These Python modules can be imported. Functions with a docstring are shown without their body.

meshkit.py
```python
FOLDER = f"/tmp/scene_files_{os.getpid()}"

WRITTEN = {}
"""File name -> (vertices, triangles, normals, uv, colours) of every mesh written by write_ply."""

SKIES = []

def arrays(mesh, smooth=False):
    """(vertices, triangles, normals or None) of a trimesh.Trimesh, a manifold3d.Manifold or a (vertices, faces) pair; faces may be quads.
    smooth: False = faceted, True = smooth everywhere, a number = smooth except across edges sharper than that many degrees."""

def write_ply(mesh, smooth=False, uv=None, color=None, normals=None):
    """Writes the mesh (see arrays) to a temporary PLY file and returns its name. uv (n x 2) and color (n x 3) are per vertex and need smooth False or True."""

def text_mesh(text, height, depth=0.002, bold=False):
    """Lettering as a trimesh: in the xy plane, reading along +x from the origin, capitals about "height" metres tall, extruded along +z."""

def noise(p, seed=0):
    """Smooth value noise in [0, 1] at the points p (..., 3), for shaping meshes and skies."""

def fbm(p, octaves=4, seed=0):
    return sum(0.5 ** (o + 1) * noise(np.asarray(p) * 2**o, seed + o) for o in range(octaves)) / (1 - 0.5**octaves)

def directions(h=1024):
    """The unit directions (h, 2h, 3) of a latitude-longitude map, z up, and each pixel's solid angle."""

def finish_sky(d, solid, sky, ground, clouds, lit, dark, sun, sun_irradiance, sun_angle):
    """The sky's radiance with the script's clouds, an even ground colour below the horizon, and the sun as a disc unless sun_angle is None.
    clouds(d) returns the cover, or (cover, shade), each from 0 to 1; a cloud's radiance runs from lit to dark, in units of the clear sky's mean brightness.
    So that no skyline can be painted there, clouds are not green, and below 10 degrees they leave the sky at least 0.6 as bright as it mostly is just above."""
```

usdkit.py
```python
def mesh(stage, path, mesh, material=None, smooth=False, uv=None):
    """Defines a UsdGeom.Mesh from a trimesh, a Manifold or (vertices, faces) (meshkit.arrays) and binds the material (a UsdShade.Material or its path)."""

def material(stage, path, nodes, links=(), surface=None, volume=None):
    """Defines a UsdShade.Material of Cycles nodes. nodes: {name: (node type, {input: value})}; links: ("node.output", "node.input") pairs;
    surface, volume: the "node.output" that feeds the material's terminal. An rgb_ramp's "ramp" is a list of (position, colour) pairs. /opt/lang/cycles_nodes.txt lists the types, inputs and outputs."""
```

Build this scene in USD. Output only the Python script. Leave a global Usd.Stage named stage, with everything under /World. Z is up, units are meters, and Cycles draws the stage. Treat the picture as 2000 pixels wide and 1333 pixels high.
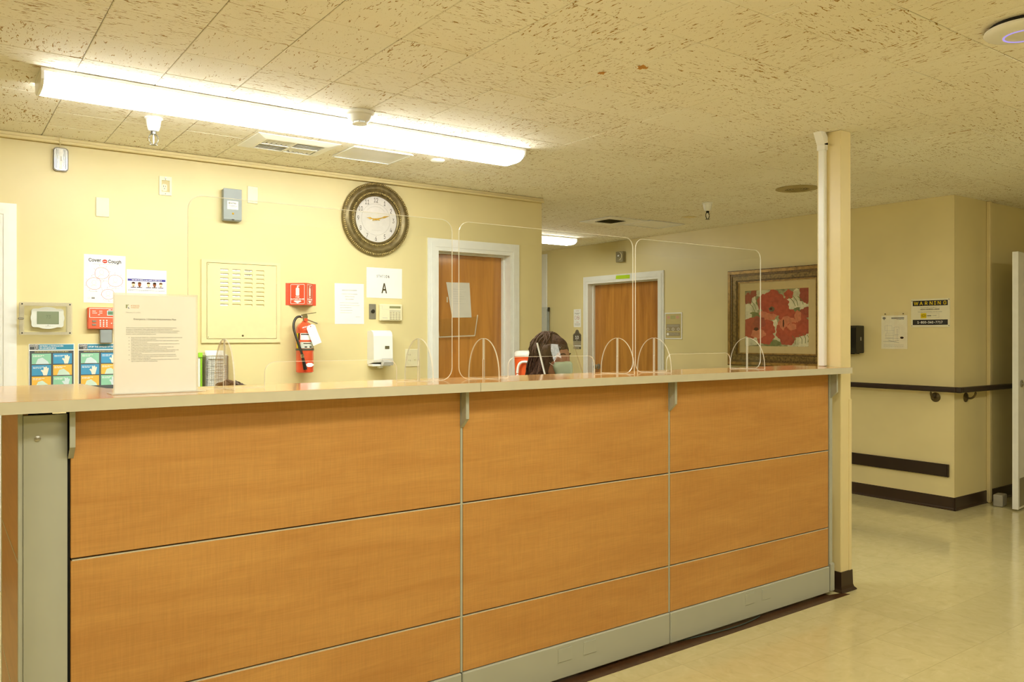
import math, random
import numpy as np, trimesh, manifold3d as m3
from manifold3d import Manifold, CrossSection
from shapely.geometry import Polygon, Point, LineString, box as sbox
from shapely import affinity
from shapely.ops import unary_union
import usdkit, meshkit
from pxr import Usd, UsdGeom, Gf, Sdf, UsdShade

random.seed(7)
rng = np.random.default_rng(7)
stage = Usd.Stage.CreateInMemory()
UsdGeom.SetStageUpAxis(stage, 'Z')
UsdGeom.SetStageMetersPerUnit(stage, 1.0)
UsdGeom.Xform.Define(stage, '/World')
UsdGeom.Scope.Define(stage, '/World/Looks')

# ------------------------------------------------------------------ camera, exposure, lamps
EYE = 1.354                       # lens height
YAW = 35.77                       # degrees clockwise from +Y
cam = UsdGeom.Camera.Define(stage, '/World/camera')
cam.CreateHorizontalApertureAttr(36.0)
cam.CreateFocalLengthAttr(36.0 * 1565 / 2000)
cam.CreateVerticalApertureOffsetAttr(-36.0 * 11.0 / 2000)
cam.CreateHorizontalApertureOffsetAttr(0.0)
cam.CreateExposureAttr(0.97)
cam.CreateClippingRangeAttr(Gf.Vec2f(0.05, 200))
xf = UsdGeom.Xformable(cam)
xf.AddTranslateOp().Set(Gf.Vec3d(0, 0, EYE))
xf.AddRotateZOp().Set(-YAW)
xf.AddRotateXOp().Set(90.0)

LAMP_COOL = ((0.97, 0.985, 0.925), 16.0)     # lens radiance of the station's own fluorescent lamp
LAMP_HALL = ((1.0, 0.98, 0.88), 9.0)      # corridor behind the station
LAMP_WARM = ((1.0, 0.965, 0.81), 8.3)      # lamps over the lobby, including an added one behind the camera

# ------------------------------------------------------------------ names, prims
used = {}
def numbered(parent, name):
    k = (parent, name)
    n = used.get(k, 0); used[k] = n + 1
    return name if n == 0 else f'{name}_{n:03d}'
def put(prim, **kw):
    for k, v in kw.items():
        if v: prim.SetCustomDataByKey(k, v)
def thing(name, label, cat, loc=(0, 0, 0), group=None, kind=None, rotz=0):
    p = '/World/' + numbered('/World', name)
    x = UsdGeom.Xform.Define(stage, p)
    x.AddTranslateOp().Set(Gf.Vec3d(*map(float, loc)))
    if rotz: x.AddRotateZOp().Set(rotz)
    put(x.GetPrim(), label=label, category=cat, group=group, kind=kind)
    return p
LOC = {}
def origin_of(p):
    m = UsdGeom.XformCache().GetLocalToWorldTransform(stage.GetPrimAtPath(p))
    return np.array(m)
def part(parent, name, mesh, mat, smooth=False, label=None, kind=None):
    """mesh is given in world coordinates; it is stored relative to the parent thing"""
    v, f, _ = meshkit.arrays(mesh)
    M = np.linalg.inv(origin_of(parent))
    v = np.c_[v, np.ones(len(v))] @ M
    p = parent + '/' + numbered(parent, name)
    usdkit.mesh(stage, p, (v[:, :3], f), mat, smooth=smooth)
    put(stage.GetPrimAtPath(p), label=label, kind=kind)
    return p
def single(name, mesh, mat, label, cat, smooth=False, group=None, kind=None):
    v, f, _ = meshkit.arrays(mesh)
    c = (v.min(0) + v.max(0)) / 2; c[2] = v[:, 2].min()
    p = '/World/' + numbered('/World', name)
    m = usdkit.mesh(stage, p, (v - c, f), mat, smooth=smooth)
    m.AddTranslateOp().Set(Gf.Vec3d(*map(float, c)))
    put(m.GetPrim(), label=label, category=cat, group=group, kind=kind)
    return p
def dup(src, name, label, cat, loc, group=None, rotz=0):
    p = '/World/' + numbered('/World', name)
    x = UsdGeom.Xform.Define(stage, p)
    pr = x.GetPrim()
    pr.GetReferences().AddInternalReference(src)
    pr.SetInstanceable(True)
    x.ClearXformOpOrder()
    x.AddTranslateOp().Set(Gf.Vec3d(*map(float, loc)))
    if rotz: x.AddRotateZOp().Set(rotz)
    put(pr, label=label, category=cat, group=group)
    return p

# ------------------------------------------------------------------ shapes
cat3 = lambda ms: trimesh.util.concatenate([tm(m) for m in ms])
def tm(m):
    if isinstance(m, trimesh.Trimesh): return m
    v, f, _ = meshkit.arrays(m)
    return trimesh.Trimesh(v, f, process=False)
def bx(x0, x1, y0, y1, z0, z1, b=0.0):
    x0, x1 = sorted((x0, x1)); y0, y1 = sorted((y0, y1)); z0, z1 = sorted((z0, z1))
    if b <= 0:
        m = trimesh.creation.box((x1 - x0, y1 - y0, z1 - z0))
        m.apply_translation(((x0 + x1) / 2, (y0 + y1) / 2, (z0 + z1) / 2)); return m
    b = min(b, (x1 - x0) / 2.01, (y1 - y0) / 2.01, (z1 - z0) / 2.01)
    pts = []
    for sx in (0, 1):
        for sy in (0, 1):
            for sz in (0, 1):
                X, Y, Z = (x0, x1)[sx], (y0, y1)[sy], (z0, z1)[sz]
                dx, dy, dz = b * (1 - 2 * sx), b * (1 - 2 * sy), b * (1 - 2 * sz)
                pts += [(X, Y + dy, Z + dz), (X + dx, Y, Z + dz), (X + dx, Y + dy, Z)]
    return tm(Manifold.hull_points(np.array(pts)))
def rbox(x0, x1, y0, y1, z0, z1, r, n=10):
    """box with all edges rounded"""
    x0, x1 = sorted((x0, x1)); y0, y1 = sorted((y0, y1)); z0, z1 = sorted((z0, z1))
    s = Manifold.sphere(r, n)
    return tm(Manifold.batch_hull([s.translate((x, y, z)) for x in (x0 + r, x1 - r) for y in (y0 + r, y1 - r) for z in (z0 + r, z1 - r)]))
def ext(poly, d, z0=0.0):
    gs = [g for g in getattr(poly, 'geoms', [poly]) if g.geom_type == 'Polygon' and g.area > 1e-10]
    m = trimesh.util.concatenate([trimesh.creation.extrude_polygon(g, d, engine='earcut') for g in gs])
    m.apply_translation((0, 0, z0)); return m
def rrect(x0, y0, x1, y1, r):
    return sbox(x0 + r, y0 + r, x1 - r, y1 - r).buffer(r, quad_segs=6)
def lathe(prof, n=32):
    """profile [(r, z)] turned about z"""
    p = np.array(prof, float)
    a = np.linspace(0, 2 * np.pi, n, endpoint=False)
    v = np.stack([p[:, None, 0] * np.cos(a), p[:, None, 0] * np.sin(a), np.repeat(p[:, 1:2], n, 1)], -1).reshape(-1, 3)
    f = []
    for i in range(len(p) - 1):
        for j in range(n):
            k = (j + 1) % n
            f += [(i * n + j, i * n + k, (i + 1) * n + k), (i * n + j, (i + 1) * n + k, (i + 1) * n + j)]
    m = trimesh.Trimesh(v, f, process=False); m.merge_vertices(); m.update_faces(m.nondegenerate_faces()); return m
def tube(pts, r, n=8, cap=True):
    pts = np.asarray(pts, float); r = np.broadcast_to(np.asarray(r, float), (len(pts),))
    t = np.gradient(pts, axis=0); t /= np.linalg.norm(t, axis=1, keepdims=True) + 1e-12
    ref = np.array([0, 0, 1.0]) if abs(t[:, 2]).mean() < .9 else np.array([1.0, 0, 0])
    a = np.cross(t, ref); a /= np.linalg.norm(a, axis=1, keepdims=True) + 1e-12
    b = np.cross(t, a); g = np.arange(n) * 2 * np.pi / n
    v = (pts[:, None] + r[:, None, None] * (np.cos(g)[None, :, None] * a[:, None] + np.sin(g)[None, :, None] * b[:, None])).reshape(-1, 3)
    f = []
    for i in range(len(pts) - 1):
        for j in range(n):
            k = (j + 1) % n
            f += [(i * n + j, i * n + k, (i + 1) * n + k), (i * n + j, (i + 1) * n + k, (i + 1) * n + j)]
    if cap:
        v = np.vstack([v, pts[0], pts[-1]]); c0, c1 = len(v) - 2, len(v) - 1; e = (len(pts) - 1) * n
        for j in range(n):
            k = (j + 1) % n
            f += [(c0, k, j), (c1, e + j, e + k)]
    m = trimesh.Trimesh(v, f, process=False)
    if m.volume < 0: m.invert()
    return m
def spline(pts, n=24):
    from scipy.interpolate import CubicSpline
    p = np.array(pts, float); t = np.r_[0, np.cumsum(np.linalg.norm(np.diff(p, axis=0), axis=1))]
    return CubicSpline(t, p)(np.linspace(0, t[-1], n))
def cyl(r, h, n=24, b=0.0):
    return lathe([(0, 0), (r - b, 0), (r, b), (r, h - b), (r - b, h), (0, h)] if b else [(0, 0), (r, 0), (r, h), (0, h)], n)
def mv(m, x=0, y=0, z=0):
    m = m.copy(); m.apply_translation((x, y, z)); return m
def rot(m, deg, axis, at=(0, 0, 0)):
    m = m.copy(); m.apply_transform(trimesh.transformations.rotation_matrix(math.radians(deg), axis, at)); return m

class Frame:
    """u to the right, v up, n out of a wall"""
    def __init__(s, o, u, v=(0, 0, 1)):
        s.o, s.u, s.v = np.array(o, float), np.array(u, float), np.array(v, float)
        s.n = np.cross(s.u, s.v)
    def __call__(s, m):
        m = tm(m).copy(); M = np.eye(4); M[:3, 0], M[:3, 1], M[:3, 2], M[:3, 3] = s.u, s.v, s.n, s.o
        m.apply_transform(M); return m
    def pt(s, u, v, n=0): return s.o + u * s.u + v * s.v + n * s.n
    def at(s, u, v, n=0, deg=0):
        c, d = math.cos(math.radians(deg)), math.sin(math.radians(deg))
        return Frame(s.pt(u, v, n), c * s.u + d * s.v, -d * s.u + c * s.v)
YB, XF, YR, H = 5.03, 6.38, 3.02, 2.44
BACK = Frame((0, YB, 0), (1, 0, 0))
FAR = Frame((XF, 0, 0), (0, -1, 0))       # u = -Y
RET = Frame((0, YR, 0), (1, 0, 0))

# ------------------------------------------------------------------ materials
def lin(c):
    c = np.array(c, float) / 255
    return tuple(np.where(c <= .04045, c / 12.92, ((c + .055) / 1.055) ** 2.4))
_mats = {}
def plain(name, rgb, rough=.5, spec=.5, metal=0.0, var=0.05, scale=18.0, bump=0.0, coat=0.0):
    """colour with a little uneven tone from noise"""
    if name in _mats: return _mats[name]
    a, b = lin(rgb), tuple(x * (1 - var * 2) for x in lin(rgb))
    nodes = {'g': ('geometry', {}), 'n': ('noise_texture', {'scale': scale, 'detail': 3.0}),
             'r': ('rgb_ramp', {'ramp': [(.3, b), (.6, a)]}),
             'p': ('principled_bsdf', {'roughness': rough, 'specular_ior_level': spec, 'metallic': metal, 'coat_weight': coat})}
    links = [('g.position', 'n.vector'), ('n.fac', 'r.fac'), ('r.color', 'p.base_color')]
    if bump:
        nodes['b'] = ('bump', {'strength': bump, 'distance': .002})
        nodes['n2'] = ('noise_texture', {'scale': scale * 8, 'detail': 2.0})
        links += [('g.position', 'n2.vector'), ('n2.fac', 'b.height'), ('b.normal', 'p.normal')]
    _mats[name] = usdkit.material(stage, '/World/Looks/' + name, nodes, links, surface='p.BSDF'); return _mats[name]
def emit(name, rgb, s):
    if name not in _mats:
        _mats[name] = usdkit.material(stage, '/World/Looks/' + name, {'e': ('emission', {'color': rgb, 'strength': s})}, [], surface='e.emission')
    return _mats[name]
def pane(name, tint=(.97, .98, .97), ior=1.45, rough=0.02):
    if name not in _mats:
        _mats[name] = usdkit.material(stage, '/World/Looks/' + name,
            {'t': ('transparent_bsdf', {'color': tint}), 'g': ('glossy_bsdf', {'roughness': rough, 'color': (1, 1, 1)}), 'f': ('layer_weight', {'blend': .5}),
             'q': ('math', {'math_type': 'power', 'value2': 5.0}), 'k': ('math', {'math_type': 'multiply_add', 'value2': 1 - ((ior - 1) / (ior + 1)) ** 2, 'value3': ((ior - 1) / (ior + 1)) ** 2}), 'm': ('mix_closure', {})},
            [('f.facing', 'q.value1'), ('q.value', 'k.value1'), ('k.value', 'm.fac'), ('t.BSDF', 'm.closure1'), ('g.BSDF', 'm.closure2')], surface='m.closure')
    return _mats[name]
def veil(name, rgb, fac, rough=.15):
    """clear plastic with a milky share"""
    if name not in _mats:
        _mats[name] = usdkit.material(stage, '/World/Looks/' + name,
            {'t': ('transparent_bsdf', {'color': (.97, .97, .96)}), 'p': ('principled_bsdf', {'base_color': lin(rgb), 'roughness': rough}), 'm': ('mix_closure', {'fac': fac})},
            [('t.BSDF', 'm.closure1'), ('p.BSDF', 'm.closure2')], surface='m.closure')
    return _mats[name]
def wall_paint(name, rgb, rough=.38):
    a = lin(rgb); b = tuple(x * .93 for x in a)
    _mats[name] = usdkit.material(stage, '/World/Looks/' + name,
        {'g': ('geometry', {}), 'n': ('noise_texture', {'scale': 1.7, 'detail': 4.0}), 'r': ('rgb_ramp', {'ramp': [(.35, b), (.62, a)]}),
         'n2': ('noise_texture', {'scale': 220.0, 'detail': 2.0}), 'b': ('bump', {'strength': .12, 'distance': .001}),
         'p': ('principled_bsdf', {'roughness': rough, 'specular_ior_level': .45})},
        [('g.position', 'n.vector'), ('n.fac', 'r.fac'), ('r.color', 'p.base_color'), ('g.position', 'n2.vector'), ('n2.fac', 'b.height'), ('b.normal', 'p.normal')], surface='p.BSDF')
    return _mats[name]
def grain(name, dark, light, stretch, rough=.35, spec=.5, weave=0.0, coat=0.0, lo=.3, hi=.7):
    """wood: noise drawn out along the grain; weave adds the crossed fine lines of printed laminate"""
    n = {'g': ('geometry', {}), 'm': ('mapping', {'scale': stretch}), 'n': ('noise_texture', {'scale': 1.0, 'detail': 6.0, 'roughness': .6, 'distortion': .6}),
         'r': ('rgb_ramp', {'ramp': [(lo, lin(dark)), (hi, lin(light))]}), 'p': ('principled_bsdf', {'roughness': rough, 'specular_ior_level': spec, 'coat_weight': coat, 'coat_roughness': .08})}
    l = [('g.position', 'm.vector'), ('m.vector', 'n.vector'), ('n.fac', 'r.fac')]
    out = 'r.color'
    if weave:
        n['m2'] = ('mapping', {'scale': (260, 260, 14)}); n['n2'] = ('noise_texture', {'scale': 1.0, 'detail': 2.0})
        n['m3'] = ('mapping', {'scale': (9, 9, 330)}); n['n3'] = ('noise_texture', {'scale': 1.0, 'detail': 2.0})
        n['s'] = ('math', {'math_type': 'add'}); n['r2'] = ('rgb_ramp', {'ramp': [(.36, (1 - weave,) * 3), (.62, (1, 1, 1))]})
        n['h'] = ('math', {'math_type': 'multiply', 'value2': .5})
        n['x'] = ('mix', {'mix_type': 'multiply', 'fac': 1.0})
        l += [('g.position', 'm2.vector'), ('m2.vector', 'n2.vector'), ('g.position', 'm3.vector'), ('m3.vector', 'n3.vector'), ('n2.fac', 's.value1'), ('n3.fac', 's.value2'),
              ('s.value', 'h.value1'), ('h.value', 'r2.fac'), ('r.color', 'x.color1'), ('r2.color', 'x.color2')]
        out = 'x.color'
    l.append((out, 'p.base_color'))
    _mats[name] = usdkit.material(stage, '/World/Looks/' + name, n, l, surface='p.BSDF'); return _mats[name]

M_WALL = wall_paint('wall_yellow', (231, 216, 161))
M_TRIMY = plain('trim_yellow', (230, 213, 160), .35, var=.01)
M_WHITE = plain('white_gloss_paint', (240, 240, 234), .28, var=.02)
M_PAPER = plain('paper_white', (246, 245, 240), .7, .2, var=.01)
M_CREAM = plain('cream_panel', (236, 220, 168), .4, var=.02)
M_IVORY = plain('ivory_plastic', (240, 232, 196), .35, var=.01)
M_WPLAS = plain('white_plastic', (242, 242, 238), .3, var=.01)
M_GREY = plain('counter_grey_metal', (176, 177, 160), .45, var=.02, scale=6)
M_DGREY = plain('dark_shadow_gap', (20, 20, 18), .8)
M_EDGE = plain('counter_edge_band', (205, 198, 172), .35, var=.02)
M_BLACK = plain('black_plastic', (22, 20, 18), .3)
M_INK = plain('black_ink', (38, 36, 32), .7, .1)
M_INKG = plain('grey_ink', (150, 147, 138), .8, .1)
M_INKL = plain('pale_grey_ink', (196, 193, 182), .8, .1)
M_BROWN = plain('brown_vinyl', (44, 28, 17), .35)
M_BASE = plain('brown_cove_base', (56, 38, 24), .32)
M_STRIP = plain('brown_floor_border', (84, 54, 30), .3, var=.15, scale=30)
M_RED = plain('sign_red', (222, 76, 46), .4, var=.02)
M_REDX = plain('extinguisher_red', (220, 78, 44), .22, var=.02, coat=.6)
M_REDA = plain('annunciator_red', (230, 104, 70), .4, var=.02)
M_STEEL = plain('brushed_steel', (168, 166, 156), .3, metal=.8, var=.04)
M_CHROME = plain('chrome', (214, 212, 205), .12, metal=1.0, var=.01)
M_GBOX = plain('grey_enamel', (150, 158, 158), .4, var=.03)
M_ORANGE = plain('orange_cooler_plastic', (226, 92, 38), .35, var=.03)
M_GREEN = plain('lime_green_plastic', (150, 214, 48), .35, var=.02)
M_BRONZE = plain('antique_bronze', (124, 108, 68), .34, metal=.4, var=.2, scale=40)
M_BRONZEL = plain('antique_gold_beading', (198, 176, 116), .34, metal=.4, var=.3, scale=60)
M_GOLD = plain('gold_frame', (184, 146, 76), .34, metal=.3, var=.25, scale=25)
M_GOLDD = plain('dark_gold_frame', (124, 98, 52), .4, metal=.3, var=.3, scale=70)
M_DOOR = grain('door_veneer', (158, 98, 36), (206, 142, 62), (14, 14, 1.1), .32, coat=.3)
M_LAM = grain('maple_laminate_front', (190, 134, 68), (206, 152, 82), (2.2, 2.2, 16), .42, weave=.12)
M_TOP = grain('maple_laminate_top', (206, 152, 92), (218, 166, 106), (1.6, 14, 8), .1, weave=.06)
M_ACRYL = pane('clear_acrylic')
M_GLASS = pane('frame_glass', (1, 1, 1), 1.4)
M_AEDGE = veil('acrylic_edge', (255, 252, 240), .42, .1)  # milky white imitates light piped out through acrylic edges
M_CLEAR = veil('clear_plastic_rim', (214, 210, 200), .26, .15)
M_LCD = plain('lcd_grey_green', (140, 152, 126), .25, var=.01)
M_HAIR = plain('dark_hair', (84, 58, 44), .7, .2, var=.35, scale=120)
M_SKIN = plain('skin', (176, 122, 92), .5, var=.04)
M_SCRUB = plain('teal_scrubs', (52, 92, 92), .85, .1, var=.06)
M_SCRUB2 = plain('plum_scrubs', (88, 60, 84), .85, .1, var=.06)
M_MASK = plain('pale_green_mask', (196, 212, 190), .85, .1)
M_CHAIRF = plain('charcoal_upholstery', (48, 48, 50), .9, .1)
M_DESK = grain('desk_laminate', (176, 128, 78), (196, 148, 96), (2, 12, 8), .4)

def tile_ceiling():
    n = {'g': ('geometry', {}), 'o': ('object_info', {}), 'a': ('math', {'math_type': 'add'}), 'f': ('math', {'math_type': 'fraction'}),
         'lt': ('math', {'math_type': 'less_than', 'value2': .5}), 'f2': ('math', {'math_type': 'multiply', 'value2': 7.31}), 'f3': ('math', {'math_type': 'fraction'}),
         'off': ('combine_xyz', {}), 'k': ('math', {'math_type': 'multiply', 'value2': 37.0}), 'va': ('vector_math', {'math_type': 'add'}),
         'm1': ('mapping', {'scale': (27, 112, 40)}), 'm2': ('mapping', {'scale': (112, 27, 40)}), 'mx': ('mix_vector', {}),
         'n': ('noise_texture', {'scale': 1.0, 'detail': 2.5, 'roughness': .55, 'distortion': 1.0}),
         'th': ('math', {'math_type': 'multiply_add', 'value2': -.05, 'value3': .075}), 'ad': ('math', {'math_type': 'subtract'}),
         'r': ('rgb_ramp', {'ramp': [(.575, (0, 0, 0)), (.60, (1, 1, 1))]}),
         'n4': ('noise_texture', {'scale': 330.0, 'detail': 1.0}), 'r4': ('rgb_ramp', {'ramp': [(.70, (0, 0, 0)), (.74, (.6, .6, .6))]}),
         'sm': ('math', {'math_type': 'maximum'}),
         'n5': ('noise_texture', {'scale': 1.1, 'detail': 3.0}), 'r5': ('rgb_ramp', {'ramp': [(.35, lin((245, 239, 222))), (.65, lin((251, 247, 234)))]}),
         'c': ('mix', {'mix_type': 'mix', 'color2': lin((172, 138, 80))}),
         'iv': ('invert', {}), 'b': ('bump', {'strength': .35, 'distance': .003}), 'p': ('principled_bsdf', {'roughness': .8, 'specular_ior_level': .2})}
    l = [('g.random_per_island', 'a.value1'), ('o.random', 'a.value2'), ('a.value', 'f.value1'), ('f.value', 'lt.value1'), ('f.value', 'f2.value1'), ('f2.value', 'f3.value1'),
         ('f.value', 'k.value1'), ('k.value', 'off.x'), ('k.value', 'off.y'), ('g.position', 'va.vector1'), ('off.vector', 'va.vector2'),
         ('va.vector', 'm1.vector'), ('va.vector', 'm2.vector'), ('m1.vector', 'mx.a'), ('m2.vector', 'mx.b'), ('lt.value', 'mx.fac'), ('mx.result', 'n.vector'),
         ('f3.value', 'th.value1'), ('n.fac', 'ad.value1'), ('th.value', 'ad.value2'), ('ad.value', 'r.fac'),
         ('g.position', 'n4.vector'), ('n4.fac', 'r4.fac'), ('r.color', 'sm.value1'), ('r4.color', 'sm.value2'),
         ('g.position', 'n5.vector'), ('n5.fac', 'r5.fac'), ('r5.color', 'c.color1'), ('sm.value', 'c.fac'), ('c.color', 'p.base_color'),
         ('sm.value', 'iv.color'), ('iv.color', 'b.height'), ('b.normal', 'p.normal')]
    return usdkit.material(stage, '/World/Looks/fissured_ceiling_tile', n, l, surface='p.BSDF')
def tile_floor():
    n = {'g': ('geometry', {}), 'o': ('object_info', {}), 'a': ('math', {'math_type': 'add'}), 'f': ('math', {'math_type': 'fraction'}),
         'lt': ('math', {'math_type': 'less_than', 'value2': .5}), 'm1': ('mapping', {'scale': (14, 22, 10)}), 'm2': ('mapping', {'scale': (22, 14, 10)}), 'mx': ('mix_vector', {}),
         'n': ('noise_texture', {'scale': 1.0, 'detail': 5.0, 'roughness': .6, 'distortion': .7}),
         'r': ('rgb_ramp', {'ramp': [(.25, lin((205, 193, 144))), (.42, lin((214, 203, 152))), (.60, lin((218, 207, 157))), (.78, lin((224, 214, 168)))]}),
         'r2': ('rgb_ramp', {'ramp': [(0, (.95, .95, .95)), (1, (1.0, 1.0, 1.0))]}), 'x': ('mix', {'mix_type': 'multiply', 'fac': 1.0}),
         'n3': ('noise_texture', {'scale': 2.3, 'detail': 3.0}), 'r3': ('rgb_ramp', {'ramp': [(.3, (.08, .08, .08)), (.7, (.16, .16, .16))]}),
         'n4': ('noise_texture', {'scale': 7.0, 'detail': 1.0}), 'b': ('bump', {'strength': .06, 'distance': .003}),
         'p': ('principled_bsdf', {'specular_ior_level': .55})}
    l = [('g.random_per_island', 'a.value1'), ('o.random', 'a.value2'), ('a.value', 'f.value1'), ('f.value', 'lt.value1'), ('g.position', 'm1.vector'), ('g.position', 'm2.vector'),
         ('m1.vector', 'mx.a'), ('m2.vector', 'mx.b'), ('lt.value', 'mx.fac'), ('mx.result', 'n.vector'), ('n.fac', 'r.fac'), ('f.value', 'r2.fac'), ('r.color', 'x.color1'), ('r2.color', 'x.color2'),
         ('x.color', 'p.base_color'), ('g.position', 'n3.vector'), ('n3.fac', 'r3.fac'), ('r3.color', 'p.roughness'), ('g.position', 'n4.vector'), ('n4.fac', 'b.height'), ('b.normal', 'p.normal')]
    return usdkit.material(stage, '/World/Looks/waxed_vinyl_tile', n, l, surface='p.BSDF')
M_CTILE, M_FTILE = tile_ceiling(), tile_floor()
M_GROUT = plain('tile_joint', (104, 80, 42), .9, .1)

# ------------------------------------------------------------------ the room
RX0, RX1, RY0, RY1 = -2.2, 9.4, -2.6, 9.6
TH = math.radians(YAW); FW = np.array([math.sin(TH), math.cos(TH)]); RT = np.array([math.cos(TH), -math.sin(TH)])
def seen(x, y, z):
    d = np.array([x, y]); w = d @ FW
    if w < .3: return 0
    u, v = 1000 + 1565 * (d @ RT) / w, 655.5 - 1565 * (z - EYE) / w
    if not (-60 < u < 2060 and -60 < v < 1393): return 0
    if y > YB + .15:
        xc = x * YB / y
        if xc < 3.915: return 0
    if x > XF and y > YR: return 0
    if x > XF and x * 0 + y < YR and x > 7.6: return 0
    return 1 / w ** 3
def structure(name, cat='structure'):
    p = '/World/' + name
    x = UsdGeom.Xform.Define(stage, p); put(x.GetPrim(), kind='structure'); return p
TS = .3048
def tiles(root, mat, x_off, y_off, z_face, up, n_max, gap, thick, jitter):
    cells = []
    i0, i1 = math.floor((RX0 - x_off) / TS), math.ceil((RX1 - x_off) / TS)
    j0, j1 = math.floor((RY0 - y_off) / TS), math.ceil((RY1 - y_off) / TS)
    for i in range(i0, i1):
        for j in range(j0, j1):
            xa, xb, ya, yb = max(x_off + i * TS, RX0), min(x_off + (i + 1) * TS, RX1), max(y_off + j * TS, RY0), min(y_off + (j + 1) * TS, RY1)
            if xb - xa < .03 or yb - ya < .03: continue
            cx, cy = (xa + xb) / 2, (ya + yb) / 2
            if (cx > XF + .2 and cy > YR + .2) : continue
            s = seen(cx, cy, z_face)
            if not up and s:                      # the floor behind the counter is not in view
                k = 2.42 / cy if cy > 2.42 else 9
                if cy > 2.42 and cx * k < 3.9: s = 0
            cells.append((-s, cx, cy, xa, xb, ya, yb))
    cells.sort()
    rest = []
    for k, (s, cx, cy, xa, xb, ya, yb) in enumerate(cells):
        dz = float(rng.uniform(-jitter, jitter))
        g, b = gap / 2, gap * .9 if up else 0
        if up: m = bx(xa + g, xb - g, ya + g, yb - g, z_face + dz, z_face + thick, b)
        else: m = bx(xa + g, xb - g, ya + g, yb - g, z_face - thick, z_face + dz, b)
        if up and rng.random() < .05:             # a few tiles hang a little on one side
            m = rot(m, float(rng.choice([-1, 1])) * .35, (0, 1, 0) if rng.random() < .5 else (1, 0, 0), (cx, cy, z_face + .01))
        if s < 0 and k < n_max: part(root, 'tile', m, mat)
        else: rest.append(m)
    part(root, 'tile_field', cat3(rest), mat, kind='stuff')
ceil = structure('ceiling')
tiles(ceil, M_CTILE, .471, 1.705, H, True, 300, .0025, .012, .0006)
part(ceil, 'ceiling_board', bx(RX0, RX1, RY0, RY1, H + .0125, H + .06), M_GROUT)
floor = structure('floor')
tiles(floor, M_FTILE, .36, .13, 0.0, False, 300, .0009, .003, .0001)
part(floor, 'subfloor', bx(RX0, RX1, RY0, RY1, -.08, -.0032), M_GROUT)

r_ = random.Random(12)
for cx, cy, rr in ((2.325, 2.322, .030), (2.235, 2.47, .022)):
    pts = [(cx + rr * r_.uniform(.35, 1.2) * math.cos(a), cy + rr * r_.uniform(.35, 1.2) * math.sin(a)) for a in np.linspace(0, 2 * math.pi, 22, endpoint=False)]
    part(ceil, 'water_stain', ext(Polygon(pts).buffer(0), .0004, H - .0012), plain('rust_stain', (206, 150, 78), .8, .1, var=.1), kind='stuff')
def wall(name, frame, u0, u1, holes=(), t=.12, mat=M_WALL, v1=None):
    P = sbox(u0, 0, u1, v1 or H - .0005)
    for h in holes: P = P.difference(sbox(*h))
    m = frame(ext(P, t, -t))
    p = structure(name); part(p, 'plaster', m, mat)
    return p
D2 = (2.945, -1, 3.615, 1.985)       # doorway of the middle door in the back wall
D1 = (-.60, -1, .283, 1.985)
D3 = (-7.295, -1, -6.118, 1.985)
wall('wall_back', BACK, RX0, 3.915, (D1, D2), .14)
wall('wall_far', FAR, -RY1, -YR, (D3,), .14)
wall('wall_return', RET, XF + .14, RX1)
wall('wall_end', Frame((0, RY1, 0), (1, 0, 0)), RX0, XF + .14)
wall('wall_left', Frame((RX0, 0, 0), (0, 1, 0)), RY0, RY1)
wall('wall_front', Frame((0, RY0, 0), (-1, 0, 0)), -RX1, -RX0)
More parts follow.
